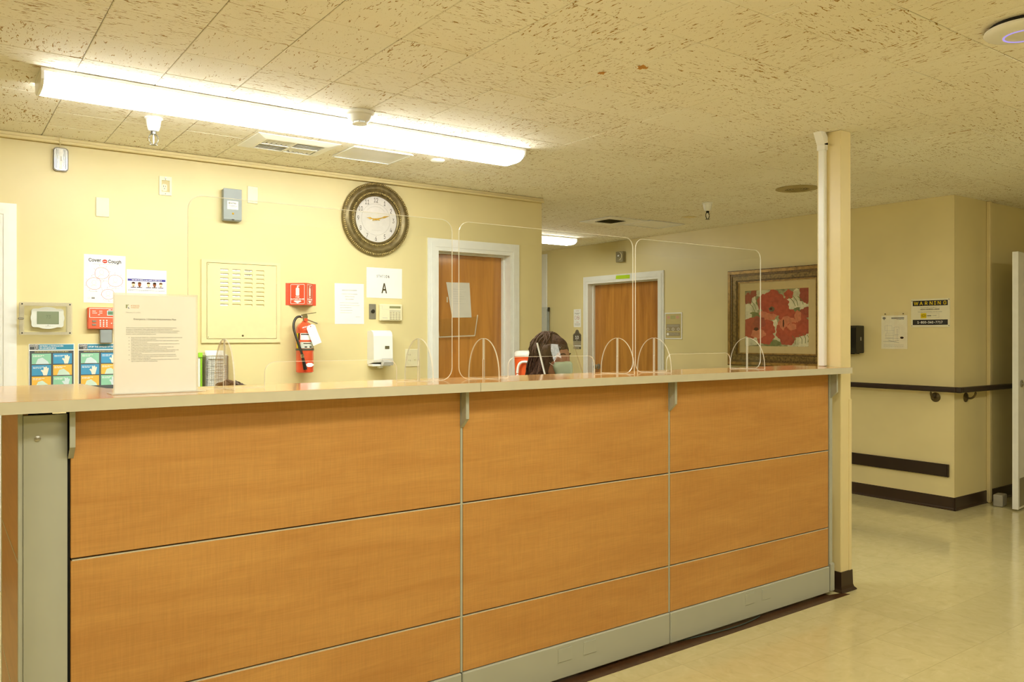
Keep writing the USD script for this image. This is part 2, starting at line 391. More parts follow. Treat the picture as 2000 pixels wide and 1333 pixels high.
wall('wall_right', Frame((RX1, 0, 0), (0, -1, 0)), -YR, -RY0)

def baseboard(name, frame, u0, u1, h=.1, mat=M_BASE):
    prof = Polygon([(0, 0), (.014, 0), (.014, .004), (.007, .012), (.005, .02), (.005, h - .004), (.002, h), (0, h)])   # (n, v)
    e = ext(prof, u1 - u0)                       # extruded along z
    M = np.array([[0, 0, 1, u0], [0, 1, 0, 0], [1, 0, 0, 0], [0, 0, 0, 1.0]])
    e.apply_transform(M); e.invert()
    p = structure(name); part(p, 'cove_base', frame(e), mat)
baseboard('baseboard_far', FAR, -6.03, -YR + .014)
baseboard('baseboard_far_end', FAR, -RY1, -7.38)
baseboard('baseboard_return', RET, XF - .014, 6.905)
baseboard('baseboard_return_side', RET, 6.95, RX1)
baseboard('baseboard_back', BACK, .37, 2.86)
baseboard('baseboard_back_side', BACK, 3.70, 3.915)
# ceiling trim along the back wall, painted like the wall
t = structure('trim_1')
part(t, 'moulding', BACK(bx(RX0, 3.915, 2.408, 2.4395, .0005, .022, .004)), M_TRIMY)
part(t, 'bead', tube([(RX0, YB - .026, 2.412), (3.915, YB - .026, 2.412)], .010, 12), M_TRIMY, smooth=40)
t = structure('trim_2')
part(t, 'corner_strip', RET(bx(6.908, 6.944, .002, 2.438, .0005, .03, .003)), M_TRIMY)
t = structure('trim_3')
part(t, 'jamb_strip', FAR(bx(-8.20, -8.075, .002, 2.40, .0005, .02, .003)), M_WHITE)

def door(name, frame, hole, leaf_mat, depth=.095, casing_w=.072, knob=None):
    u0, _, u1, v1 = hole
    p = structure(name)
    prof = [(0, .012), (.012, .016), (.03, .016), (.04, .012), (.058, .010), (.072, .018)]     # stepped casing (offset from the opening, thickness)
    for k in range(len(prof) - 1):
        a, b = prof[k][0], prof[k + 1][0]; th = prof[k][1]
        ring = sbox(u0 - b, 0, u1 + b, v1 + b).difference(sbox(u0 - a, -1, u1 + a, v1 + a))
        part(p, 'casing', frame(ext(ring, th, .0004)), M_WHITE)
    jam = sbox(u0, 0, u1, v1).difference(sbox(u0 + .016, -1, u1 - .016, v1 - .016))
    part(p, 'jamb', frame(ext(jam, depth + .045 + .012, -depth - .045)), M_WHITE)
    stop = sbox(u0 + .016, 0, u1 - .016, v1 - .016).difference(sbox(u0 + .028, -1, u1 - .028, v1 - .028))
    part(p, 'door_stop', frame(ext(stop, .03, -depth + .0005)), M_WHITE)
    part(p, 'door_leaf', frame(bx(u0 + .019, u1 - .019, .008, v1 - .019, -depth - .042, -depth - .001, .002)), leaf_mat)
    if knob:
        ku = u1 - .09 if knob > 0 else u0 + .09
        k = lathe([(0, 0), (.033, 0), (.033, .006), (.012, .010), (.012, .03), (.026, .042), (.028, .055), (.02, .066), (0, .069)], 24)
        part(p, 'knob', frame(mv(k, ku, .98, -depth)), M_STEEL, smooth=40)
    return p
door('door_1', BACK, D1, M_DOOR, knob=-1)
door('door_2', BACK, D2, M_DOOR, knob=1)
door('door_3', FAR, D3, M_DOOR, knob=-1)

# ------------------------------------------------------------------ fluorescent lamps
def lamp_parts(p, x, y, em, L=2.44):
    """a wraparound fixture along X, centred at x, y, its back against the ceiling"""
    def along(poly, x0, x1):
        e = ext(poly, x1 - x0); M = np.array([[0, 0, 1, x0], [1, 0, 0, y], [0, 1, 0, 0], [0, 0, 0, 1.0]]); e.apply_transform(M); return e
    z = H - .0015
    pan = Polygon([(-.126, z), (.126, z), (.126, z - .014), (-.126, z - .014)])
    lens = Polygon([(-.124, z - .0145), (-.122, z - .030), (-.118, z - .044), (-.102, z - .056), (-.08, z - .066), (-.05, z - .070), (.05, z - .070), (.08, z - .066), (.102, z - .056), (.118, z - .044), (.122, z - .030), (.124, z - .0145)])
    part(p, 'pan', along(pan, x - L / 2, x + L / 2), M_WPLAS)
    part(p, 'lens', along(lens, x - L / 2 + .012, x + L / 2 - .012), em)
    for s in (-1, 1):
        c = lens.buffer(.0015)
        part(p, 'end_cap', along(c, x + s * (L / 2 - .006) - .0055, x + s * (L / 2 - .006) + .0055), M_WHITE)
def lamp(x, y, em, label):
    p = thing('fluorescent_fixture', label, 'ceiling light', (x, y, H - .1))
    lamp_parts(p, x, y, em); return p
lamp(1.568, 3.855, emit('lamp_cool', *LAMP_COOL), 'long glowing fluorescent wraparound light above the reception counter')
lamp(4.585, 6.93, emit('lamp_corridor', *LAMP_HALL), 'fluorescent light glimpsed in the corridor beyond the end of the back wall')
lw = lamp(.85, 1.05, emit('lamp_lobby', *LAMP_WARM), 'fluorescent light over the lobby in front of the counter')
dup(lw, 'fluorescent_fixture', 'fluorescent light over the lobby to the right of the camera', 'ceiling light', (4.6, .75, H - .1))
dup(lw, 'fluorescent_fixture', 'added unseen fluorescent light behind the camera that brightens the lobby', 'ceiling light', (.85, -.5, H - .1))  # extra unseen fixture, added only to even out the lobby lighting

# ------------------------------------------------------------------ reception counter
YC, ZT, ZU = 2.425, 1.188, 1.157       # face of the panels, top and underside of the worktop
XJ = [.294, 1.526, 2.590, 3.785]       # joints between the sections
SEAM = [.150, .350, .753, 1.150]
p = thing('reception_counter', 'wood panelled reception counter with grey metal base and posts', 'counter', (2.0, 2.47, 0))
part(p, 'frame', cat3([bx(.30, 3.79, YC + .022, YC + .075, .03, ZU - .003), bx(.200, .255, YC + .03, 3.08, .03, ZU - .003)]), M_DGREY, label='dark inner frame behind the panels')
for k in range(3):
    a, b = XJ[k], XJ[k + 1]
    for r in range(3):
        part(p, 'panel', bx(a + (.006 if k else .0005), b - .006, YC, YC + .02, SEAM[r] + (.0042 if r else .0015), SEAM[r + 1] - (.0035 if r < 2 else 0), .0015), M_LAM)
    for r in (1, 2):
        part(p, 'seam_strip', bx(a + .004, b - .004, YC + .001, YC + .021, SEAM[r] - .0034, SEAM[r] - .0002), M_EDGE)
    part(p, 'base_panel', bx(a + .002, b - .002, YC - .006, YC + .02, .014, SEAM[0] - .001, .004), M_GREY, label='grey metal base panel with knockout plates')
for x in XJ[1:3]:
    part(p, 'joint_strip', bx(x - .0045, x + .0045, YC + .001, YC + .0215, SEAM[0], SEAM[3], .001), M_GREY)
def knock(x):
    ring = rrect(x - .036, .078, x + .036, .136, .003).difference(rrect(x - .034, .080, x + .034, .134, .003))
    m = ext(ring, .0008); M = np.array([[1, 0, 0, 0], [0, 0, -1, YC - .006], [0, 1, 0, 0], [0, 0, 0, 1.0]]); m.apply_transform(M)
    plate = bx(x - .0340, x + .0340, YC - .0085, YC - .005, .0810, .1330, .0012)
    return cat3([m, plate])
for x in (1.998, 2.128, 3.132, 3.256): part(p, 'knockout_plate', knock(x), M_GREY)
part(p, 'end_post', bx(3.789, 3.815, YC - .002, YC + .08, .155, ZU - .003, .003), M_GREY, label='grey end post beside the yellow column')
part(p, 'end_foot', bx(3.789, 3.822, YC - .012, YC + .085, .016, .165, .006), M_GREY)
# corner post: a gently bowed grey cover between the front and the left side
c = spline([(.186, YC - .004, 0), (.215, YC - .012, 0), (.25, YC - .013, 0), (.2865, YC - .002, 0)], 9)
poly = Polygon([(a[0], a[1]) for a in c] + [(.2865, YC + .02), (.186, YC + .02)])
part(p, 'corner_post', ext(poly, ZU - .012 - .012, .012), M_GREY, smooth=35, label='bowed grey metal corner post')
part(p, 'corner_screw', mv(rot(lathe([(0, 0), (.007, 0), (.0075, .002), (.003, .0035), (0, .003)], 16), 90, (1, 0, 0)), .217, YC - .0125, 1.085), M_STEEL, smooth=40)
part(p, 'gap_strip', bx(.2868, .2942, YC + .012, YC + .024, .02, ZU - .003), M_DGREY)
# left side
for r in range(3):
    part(p, 'side_panel', bx(.178, .198, YC + .012, 3.085, SEAM[r] + .003, SEAM[r + 1] - (.003 if r < 2 else 0), .0015), M_LAM)
for r in (1, 2): part(p, 'seam_strip', bx(.1775, .199, YC + .012, 3.085, SEAM[r] - .003, SEAM[r] + .0029), M_EDGE)
part(p, 'base_panel', bx(.172, .198, YC + .012, 3.085, .014, SEAM[0] - .001, .004), M_GREY)
part(p, 'side_strip', bx(.1745, .1855, YC + .000, YC + .0115, .02, ZU - .003, .001), M_GREY)
part(p, 'end_post', bx(.176, .262, 3.087, 3.105, .014, ZU - .003, .003), M_EDGE)
# brackets under the worktop
def bracket(x):
    pr = Polygon([(0, 1.030), (-.034, 1.060), (-.034, ZU - .0005), (0, ZU - .0005)])
    e = ext(pr, .007, -.0035); e.apply_transform(np.array([[0, 0, 1, x], [1, 0, 0, YC - .0005], [0, 1, 0, 0], [0, 0, 0, 1.0]]))
    rim = Polygon([(-.005, 1.028), (-.038, 1.0585), (-.038, ZU - .0005), (-.034, ZU - .0005), (-.034, 1.0602), (0, 1.0302), (0, 1.025)])
    f = ext(rim, .013, -.0065); f.apply_transform(np.array([[0, 0, 1, x], [1, 0, 0, YC - .0005], [0, 1, 0, 0], [0, 0, 0, 1.0]]))
    return cat3([e, f])
for x in (.2945, 1.526, 2.590, 3.800): part(p, 'bracket', bracket(x), M_GREY, label='angled grey bracket under the worktop')

def worktop(name, label, poly, cut_edges):
    q = thing(name, label, 'countertop', (poly.centroid.x, poly.centroid.y, ZU))
    inner = poly.buffer(-.0022, join_style=2)
    part(q, 'core', ext(inner, ZT - ZU - .0008, ZU), M_EDGE)
    part(q, 'laminate_top', ext(inner, .0008, ZT - .0008), M_TOP, label='glossy maple laminate surface')
    x = np.array(poly.exterior.coords)
    band = poly.difference(inner)
    part(q, 'edge_band', ext(band, ZT - ZU - .0002, ZU - .0004), M_EDGE, label='pale beige edge band')
    return q
YF = 2.342
worktop('countertop', 'long left stretch of glossy wood countertop turning back at the corner', Polygon([(.03, YF + .10), (.055, YF + .03), (.115, YF), (1.5515, YF), (1.5515, 2.695), (.62, 2.695), (.50, 2.715), (.44, 2.78), (.43, 2.86), (.41, 3.10), (.05, 3.10), (.03, 3.08)]).buffer(0), None)
worktop('countertop', 'right stretch of glossy wood countertop that ends at the yellow column', Polygon([(1.5535, YF), (3.866, YF), (3.866, 2.695), (1.5535, 2.695)]), None)

# brown border strip along the floor in front of the base
t = single('floor_border', ext(Polygon([(-.4, 2.372), (3.88, 2.365), (3.862, 2.40), (3.78, 2.42), (3.78, 2.62), (.10, 2.62), (.10, 2.46), (-.4, 2.46)]), .0012, .0001), M_STRIP, 'dark brown vinyl strip on the floor along the counter base', 'floor strip')
single('loose_cable', tube(spline([(2.66, 2.44, .005), (2.86, 2.412, .005), (3.05, 2.404, .005), (3.22, 2.43, .005)], 20), .003, 6), plain('teal_grey_cable', (58, 72, 66), .5), 'thin dark cable sagging out from under the counter base', 'cable', smooth=40)

# yellow column at the end of the counter
CX0, CX1, CY0, CY1 = 3.873, 3.966, 2.412, 2.552
p = thing('column', 'slim yellow painted column at the right end of the counter', 'column', (3.92, 2.48, 0))
part(p, 'shaft', bx(CX0, CX1, CY0, CY1, 0.001, H - .0008, .003), M_TRIMY)
part(p, 'corner_guard', bx(CX1 - .022, CX1 + .003, CY0 - .004, CY0 + .02, .1, 1.015, .002), M_TRIMY)
cb = []
for (x0, x1, y0, y1) in ((CX0 - .007, CX1 + .007, CY0 - .007, CY0 - .0005),):
    cb.append(bx(x0, x1, y0, y1, .001, .105, .002))
pr = Polygon([(0, .001), (-.03, .001), (-.03, .006), (-.014, .016), (-.008, .03), (-.006, .105), (0, .105)])
def ring_base():
    outs = []
    for k, (z, o) in enumerate(((.001, .022), (.006, .022), (.016, .012), (.03, .008), (.105, .006))): outs.append((z, o))
    ms = []
    for (z0, o0), (z1, o1) in zip(outs, outs[1:]):
        def ring(z, o): return [(x, y, z) for x, y in ((CX0 - o, CY0 - o), (CX1 + o, CY0 - o), (CX1 + o, CY1 + o), (CX0 - o, CY1 + o))]
        ms.append(tm(Manifold.hull_points(np.array(ring(z0, o0) + ring(z1, o1)))))
    return cat3(ms)
part(p, 'cove_base', ring_base(), M_BASE, label='dark brown vinyl cove base')
p = thing('cable_raceway', 'white plastic cable raceway running up the left face of the column', 'raceway', (CX0 - .01, 2.52, ZT))
part(p, 'channel', bx(CX0 - .026, CX0 - .0005, 2.492, 2.530, ZT + .001, 2.372, .004), M_WPLAS)
s = [(CX0 - .030, 2.488, 2.345), (CX0 - .030, 2.534, 2.345), (CX0 - .0005, 2.488, 2.345), (CX0 - .0005, 2.534, 2.345), (CX0 - .030, 2.488, 2.375), (CX0 - .030, 2.534, 2.375), (CX0 - .0005, 2.488, 2.385), (CX0 - .0005, 2.534, 2.385)]
e1 = tm(Manifold.hull_points(np.array(s)))
s = [(CX0 - .030, 2.488, 2.372), (CX0 - .030, 2.534, 2.372), (CX0 - .0005, 2.488, 2.372), (CX0 - .0005, 2.534, 2.372), (CX0 - .0005, 2.488, H - .025), (CX0 - .0005, 2.534, H - .025), (CX0 - .062, 2.488, H - .001), (CX0 - .062, 2.534, H - .001), (CX0 - .022, 2.488, H - .001), (CX0 - .022, 2.534, H - .001)]
e2 = tm(Manifold.hull_points(np.array(s)))
part(p, 'elbow', cat3([e1, e2]), M_WPLAS, label='angled elbow at the ceiling')

# ------------------------------------------------------------------ sneeze guards
YG = 2.545
def rounded(x0, z0, x1, z1, r): return rrect(x0, z0, x1, z1, r)
def guard(x0, x1, cut, sup, label):
    p = thing('sneeze_guard', label, 'sneeze guard', ((x0 + x1) / 2, YG, ZT), group=None)
    z0, z1, t = ZT + .0006, 1.782, .0045
    P = rounded(x0, z0, x1, z1, .045)
    ca, cb = cut
    P = P.difference(rounded(ca, z0 - .3, cb, 1.268, .035)).buffer(-.004).buffer(.008).buffer(-.004)
    f = Frame((0, YG - t / 2, 0), (1, 0, 0))
    for x in sup: P = P.difference(sbox(x - .0026, z0 - 1, x + .0026, z0 + .075))
    core = P.buffer(-.0016)
    part(p, 'pane', f(ext(core, t, -t)), M_ACRYL, label='clear acrylic sheet')
    part(p, 'polished_edge', f(ext(P.difference(core), t, -t)), M_AEDGE, label='polished rim of the sheet, whitened to imitate light piped to the edge')
    for x in sup:
        a = np.linspace(0, np.pi, 25)
        arch = Polygon([(.105 * math.cos(k) , z0 + .155 * math.sin(k) ** .85) for k in a])
        g = Frame((x - t / 2, YG, 0), (0, -1, 0))
        arch = arch.difference(sbox(-.0026, z0 + .075, .0026, z0 + 1))
        inn = arch.buffer(-.0016)
        s = part(p, 'support', g(ext(inn, t, -t)), M_ACRYL, label='arched clear acrylic foot')
        v = g(ext(arch.difference(inn), t, -t))
        q = s + '/polished_edge'
        M = np.linalg.inv(origin_of(s)); vv = np.c_[v.vertices, np.ones(len(v.vertices))] @ M
        usdkit.mesh(stage, q, (vv[:, :3], v.faces), M_AEDGE)
guard(.622, 1.560, (.858, 1.328), (.731, 1.418), 'clear acrylic sneeze guard on the counter in front of the fire extinguisher')
guard(1.588, 2.488, (1.815, 2.262), (1.700, 2.395), 'clear acrylic sneeze guard on the counter in front of the near wooden door')
guard(2.502, 3.378, (2.700, 3.142), (2.619, 3.272), 'clear acrylic sneeze guard on the counter nearest the column and flower picture')

# ------------------------------------------------------------------ printed sheets
class Sheet:
    """a flat printed sheet; local x, y in metres from its lower left corner"""
    def __init__(s, frame, w, h, t=.0008, n=.0006):
        s.f, s.w, s.h, s.t, s.n, s.b = frame, w, h, t, n, {}
    def add(s, mat, m, name='printing'): s.b.setdefault((name, mat.GetPath().pathString), [mat, []])[1].append(tm(m))
    def poly(s, mat, P, layer=1, name='printing'):
        if not P.is_empty: s.add(mat, ext(P, .0003, s.n + s.t + .00005 + .00035 * (layer - 1)), name)
    def rect(s, mat, x0, y0, x1, y1, layer=1, name='printing'): s.poly(mat, sbox(x0, y0, x1, y1), layer, name)
    def ell(s, mat, cx, cy, rx, ry, layer=1, ring=0, name='printing', deg=0):
        P = affinity.scale(Point(0, 0).buffer(1, quad_segs=8), rx, ry)
        if ring: P = P.difference(affinity.scale(Point(0, 0).buffer(1, quad_segs=8), rx - ring, ry - ring))
        P = affinity.translate(affinity.rotate(P, deg, origin=(0, 0)), cx, cy); s.poly(mat, P, layer, name)
    def text(s, mat, txt, x, y, h, layer=1, bold=False, align='c', squash=1.0, name='lettering'):
        m = meshkit.text_mesh(txt, h, .0003, bold); b = m.bounds; w = (b[1, 0] - b[0, 0]) * squash
        m.apply_translation((-b[0, 0], 0, 0)); m.apply_scale((squash, 1, 1))
        m.apply_translation((x - (w / 2 if align == 'c' else w if align == 'r' else 0), y, s.n + s.t + .00005 + .00035 * (layer - 1)))
        s.add(mat, m, name); return w
    def words(s, mat, x0, x1, y, h, seed, fill=1.0, layer=1):
        r = random.Random(seed); x = x0; e = x0 + (x1 - x0) * fill; ps = []
        while x < e:
            w = min(r.uniform(1.2, 5.5) * h, e - x); ps.append(sbox(x, y, x + w, y + h)); x += w + h * .8
        for q in ps: s.poly(mat, q, layer, 'small_print')
    def done(s, p, paper=M_PAPER, name='sheet', shape=None, bend=None):
        part(p, name, s.f(ext(shape or sbox(0, 0, s.w, s.h), s.t, s.n)), paper)
        for (nm, _), (mat, ms) in s.b.items(): part(p, nm, s.f(cat3(ms)), mat, kind='stuff' if len(ms) > 1 and nm != 'lettering' else None)
def sheet_thing(name, label, cat, frame, u, v, w, h, deg=0, n=0.0006, t=.0008, group=None):
    f = frame.at(u, v, 0, deg)
    p = thing(name, label, cat, f.pt(w / 2, 0), group=group)
    return p, Sheet(f, w, h, t, n)
I = lambda nm, c: plain('ink_' + nm, c, .7, .15, var=.01)

# cover your cough poster
p, s = sheet_thing('poster', 'white Cover your Cough poster with thin red outline drawings, above the red panel', 'poster', BACK, .674, 1.538, .213, .272, -.4)
s.text(M_INK, 'Cover', .024, .232, .0175, bold=True, align='l', squash=.92); s.text(M_INK, 'Cough', .190, .228, .0175, bold=True, align='r', squash=.92)
s.ell(I('red', (206, 70, 56)), .106, .236, .0125, .0105); s.text(M_PAPER, 'your', .106, .2335, .006, 2, True)
s.words(M_INKL, .045, .175, .218, .002, 3)
rl = I('rust_line', (192, 118, 104)); r_ = random.Random(4)
for (cx, cy, rr) in ((.090, .168, .036), (.052, .108, .037), (.160, .128, .037), (.124, .050, .032)):
    pts = [(cx + rr * (1 + .07 * math.sin(3 * a + cx * 90)) * math.cos(a), cy + rr * .95 * (1 + .06 * math.cos(2 * a)) * math.sin(a)) for a in np.linspace(0, 2 * math.pi, 30)]
    s.poly(rl, LineString(pts).buffer(.0008))
    for k in range(8):
        a = k * math.pi / 4 + cx * 20
        s.poly(M_INKG, LineString([(cx + rr * 1.1 * math.cos(a), cy + rr * 1.1 * math.sin(a)), (cx + rr * 1.3 * math.cos(a), cy + rr * 1.3 * math.sin(a))]).buffer(.0006))
    s.ell(M_INKL, cx, cy + .006, .011, .013, ring=.0008); s.poly(M_INKL, LineString([(cx - .014, cy - .016), (cx - .004, cy - .008), (cx + .012, cy - .012)]).buffer(.0006))
    s.words(M_INKL, cx - .02, cx + .02, cy - rr * 1.2, .0016, int(cx * 1000))
s.rect(M_INKG, .040, .022, .056, .031); s.ell(M_INKL, .027, .026, .006, .005, ring=.001)
s.done(p)
# mask notice
p, s = sheet_thing('notice', 'white notice with a purple banner over five small drawn heads', 'notice', BACK, .894, 1.575, .216, .160, 0)
s.rect(I('purple', (72, 70, 150)), .006, .094, .210, .106); s.words(M_PAPER, .028, .19, .098, .004, 9, layer=2)
for k, (cx, face, hr) in enumerate(((.036, (238, 206, 172), (74, 50, 34)), (.069, (168, 100, 62), (96, 56, 36)), (.117, (238, 214, 178), (90, 64, 40)), (.150, (150, 92, 60), (44, 30, 22)), (.184, (238, 206, 172), (110, 74, 44)))):
    s.rect(I('shirt%d' % (k % 2), ((86, 70, 96), (64, 52, 60))[k % 2]), cx - .014, .055, cx + .014, .059)
    s.ell(I('face%d' % k, face), cx, .074, .0085, .012); s.rect(I('face%d' % k, face), cx - .004, .058, cx + .004, .066)
    s.poly(I('hair%d' % k, hr), affinity.scale(Point(cx, .081).buffer(.0092), 1, .75).difference(sbox(cx - .02, .05, cx + .02, .078)), 2)
s.rect(M_INKG, .006, .044, .208, .0455); s.words(M_INKG, .008, .205, .037, .0022, 12)
s.done(p)
# germ posters
def germ_poster(u, v, title, label, sd):
    p, s = sheet_thing('health_poster', label, 'poster', BACK, u, v, .218, .282)
    dk, bl, gr, og, tl = I('slate', (92, 96, 96)), I('sky_blue', (84, 160, 204)), I('mint', (150, 206, 176)), I('amber', (240, 190, 88)), I('teal_blue', (72, 146, 176))
    s.rect(dk, .004, .004, .214, .244); s.rect(dk, .004, .250, .046, .278); s.rect(tl, .047, .250, .214, .278)
    s.text(M_PAPER, 'COVID', .025, .2665, .0085, 2, True, squash=.95); s.text(M_PAPER, '19', .034, .2535, .0095, 2, True)
    for k, ln in enumerate(title): s.text(M_PAPER, ln, .052, (.266 - .0115 * k) if len(title) > 1 else .2595, .0075 if len(title) > 1 else .0095, 2, True, 'l', squash=.78)
    s.words(I('straw', (226, 210, 130)), .028, .19, .2365, .003, sd, layer=2)
    for r, row in enumerate(((gr, bl), (bl, og), (og, gr))):
        y1 = .229 - r * .0625
        for c, mt in enumerate(row):
            x0 = .014 + c * .101
            s.rect(mt, x0, y1 - .057, x0 + .091, y1, 2)
            q = [(x0 + .056, y1 - .057), (x0 + .052, y1 - .040), (x0 + .044, y1 - .030), (x0 + .048, y1 - .027), (x0 + .056, y1 - .033), (x0 + .057, y1 - .014), (x0 + .061, y1 - .013), (x0 + .063, y1 - .028), (x0 + .066, y1 - .010), (x0 + .070, y1 - .011), (x0 + .070, y1 - .029), (x0 + .076, y1 - .016), (x0 + .079, y1 - .019), (x0 + .074, y1 - .040), (x0 + .070, y1 - .057)] if (r + c) % 2 else [(x0 + .02, y1 - .057), (x0 + .03, y1 - .03), (x0 + .05, y1 - .024), (x0 + .075, y1 - .045), (x0 + .08, y1 - .057)]
            s.poly(I('pale_figure%d' % ((r + c) % 3), ((212, 228, 232), (240, 232, 214), (206, 228, 214))[(r + c) % 3]), Polygon(q).buffer(.0016).intersection(sbox(x0, y1 - .057, x0 + .091, y1)), 3)
            s.words(M_PAPER, x0 + .006, x0 + .06, y1 - .012, .0028, sd + r * 7 + c, layer=3); s.words(M_PAPER, x0 + .006, x0 + .045, y1 - .018, .0028, sd + r * 5 + c, layer=3)
    s.done(p)
germ_poster(.411, 1.026, ('DETENGA LA PROPAGACIÓN', 'DE LOS MICROBIOS'), 'blue COVID 19 poster in Spanish below the thermostat box', 21)
germ_poster(.647, 1.026, ('STOP THE SPREAD OF GERMS',), 'blue COVID 19 poster in English, partly hidden by the counter notice', 22)
# fire regulation notice
p, s = sheet_thing('notice', 'typed white notice taped up left of the Station A sheet', 'notice', BACK, 2.166, 1.430, .212, .273, .4)
s.text(M_INKG, 'KINGS POST ACUTE CENTER', .106, .224, .0066, bold=True, squash=.84)
for k, ln in enumerate(('CONTACT THE FOLLOWING', 'PEOPLE FOR THE', 'REPLACEMENT')): s.text(M_INKG, ln, .108, .199 - k * .0175, .0066, squash=.92)
for k in range(5): s.words(M_INKL, .038, .178, .141 - k * .0165, .0028, 40 + k, (.95, 1, .6, .65, .6)[k])
s.words(M_INKL, .15, .19, .046, .0026, 50)
s.done(p)
# STATION A
p, s = sheet_thing('notice', 'white sheet lettered STATION A above the alarm keypad', 'notice', BACK, 2.396, 1.613, .272, .209, -.2)
for k, ch in enumerate('STATION'): s.text(M_INK, ch, .080 + .0142 * k + (.002 if k > 5 else 0), .142 - (.001 if k > 4 else 0), .0175, squash=.62, bold=k > 4)
s.text(I('dark_olive', (70, 62, 40)), 'A', .134, .036, .066, bold=True, squash=.66)
s.done(p)
# notice on the counter in a clear stand
fd = Frame((.408, 2.470, ZT), (math.cos(.05), math.sin(.05), 0), (0, 0, 1)); fd = Frame(fd.o, fd.u, np.cross(np.cross(fd.u, (0, 0, 1)) + np.array([0, 0, .015]), fd.u) / np.linalg.norm(np.cross(np.cross(fd.u, (0, 0, 1)) + np.array([0, 0, .015]), fd.u)))
p = thing('sign_holder', 'clear stand with a typed Emergency Disaster Preparedness Plan sheet on the counter', 'sign holder', (.52, 2.47, ZT))
s = Sheet(fd, .222, .280, .0008, .0012)
x0 = .030
kc = [I('k_olive', (160, 168, 120)), I('k_blue', (130, 146, 178)), I('k_orange', (226, 180, 140))]
s.poly(kc[0], Polygon([(x0, .243), (x0 + .003, .243), (x0 + .003, .253), (x0, .253)])); s.poly(kc[0], Polygon([(x0 + .003, .248), (x0 + .008, .253), (x0 + .0045, .253)])); s.poly(kc[1], Polygon([(x0 + .004, .248), (x0 + .010, .242), (x0 + .0062, .242)]))
s.text(kc[2], 'KINGS', x0 + .0135, .2472, .0052, align='l'); s.words(kc[2], x0 + .0135, x0 + .034, .2435, .0014, 8)
s.text(M_INKL, 'February 24, 2021', x0, .2295, .0032, align='l')
s.text(M_INKG, 'Emergency / Disaster Preparedness Plan', .108, .210, .0044, bold=True, squash=1.0)
para = ['Outlined below is a summary of Kings Post Acute Center\'s integrated approach to', 'emergency preparedness. When applicable, the center team contacts local', 'emergency response services officials and other health care providers, to undertake a', 'collaborative and cooperative planning effort in a commitment to keeping residents,', 'patients, visitors, and staff safe during an event.']
def fit(txt, x, y, h, wmax):
    m = meshkit.text_mesh(txt, h, .0003); w = m.bounds[1, 0]; s.text(M_INKG, txt, x, y, h, align='l', squash=min(1, wmax / w), name='small_print')
for k, ln in enumerate(para): fit(ln, x0, .1865 - k * .0046, .0026, .150)
bul = [['Kings Post Acute Center has a comprehensive emergency preparedness plan that was', 'developed using an all hazards approach.'], ['Kings Post Acute Center maintains emergency food, water and medical supplies', 'in preparation for an event.'], ['Kings Post Acute Center has a backup generator that provides electrical power to', 'critical areas of the center in case of an event.'],
       ['Kings Post Acute Center has agreements in place with other health care', 'providers and transportation companies in case of an event.'], ['Kings Post Acute Center has regular emergency disaster drills and partners with', 'local county and EMS operations on routine and local emergency drills, at', 'least twice a year.'],
       ['Communication in an event or evacuation the center will communicate with', 'residents, relatives, and other station systems through our management and', 'medical contacts as appropriate.'], ['Families or friends would like to volunteer or help the center during an event can', 'ask to contact the center for additional help.']]
y = .1585
for b in bul:
    s.ell(M_INKG, x0 + .008, y + .0014, .0009, .0009)
    for ln in b: fit(ln, x0 + .0135, y, .0025, .142); y -= .0045
s.done(p, plain('cream_letter_paper', (252, 250, 241), .6, .3, var=.01), name='letter')
part(p, 'clear_sleeve', fd(cat3([bx(-.003, .228, 0, .286, -.0006, .0008, .0003)])), M_AEDGE, label='clear acrylic back plate')
part(p, 'clear_front', fd(bx(-.003, .228, .0, .286, .0032, .0045, .0004)), M_GLASS)
part(p, 'foot', bx(.398, .652, 2.452, 2.53, ZT + .0003, ZT + .003, .0008), M_AEDGE, label='clear acrylic foot lying on the counter')

# ------------------------------------------------------------------ things on the back wall
def on(frame, u0, u1, v0, v1, n0, n1, b=0.002): return frame(bx(u0, u1, v0, v1, n0, n1, b))
def rnd(frame, u0, u1, v0, v1, n0, n1, r): return frame(rbox(u0, u1, v0, v1, n0, n1, r))
def screw(frame, u, v, n, r=.003, mat=M_STEEL): return frame(mv(lathe([(0, 0), (r, 0), (r, .0006), (r * .6, .0012), (0, .0013)], 12), u, v, n))
# chime box with cable
p = thing('door_chime', 'small grey ribbed chime box hung high on the wall on a short cable', 'chime', BACK.pt(.559, 2.253))
f = BACK
part(p, 'housing', f(ext(rrect(.524, 2.255, .598, 2.384, .018).union(sbox(.535, 2.27, .585, 2.37)), .020, .0006)), plain('chime_grey', (140, 134, 122), .4), smooth=30)
part(p, 'face_plate', f(ext(rrect(.529, 2.260, .593, 2.379, .016), .004, .0206)), plain('silver_plastic', (206, 204, 200), .25, metal=.4, var=.06))
for k, u in enumerate((.538, .546, .576, .584)): part(p, 'rib', f(bx(u - .0012, u + .0012, 2.268, 2.372, .0246, .026, .0005)), M_GBOX)
part(p, 'raised_band', f(bx(.553, .570, 2.264, 2.374, .0246, .0265, .001)), M_WPLAS)
m = meshkit.text_mesh('CHIME', .006, .0004); m = rot(m, -90, (0, 0, 1)); m.apply_translation((.5585, 2.337, .0265)); part(p, 'lettering', f(m), M_INKG)
part(p, 'cable', tube(spline([BACK.pt(.561, 2.384, .012), BACK.pt(.559, 2.395, .016), BACK.pt(.556, 2.405, .03), BACK.pt(.556, 2.438, .04)], 10), .0028, 8), M_CREAM, smooth=40)
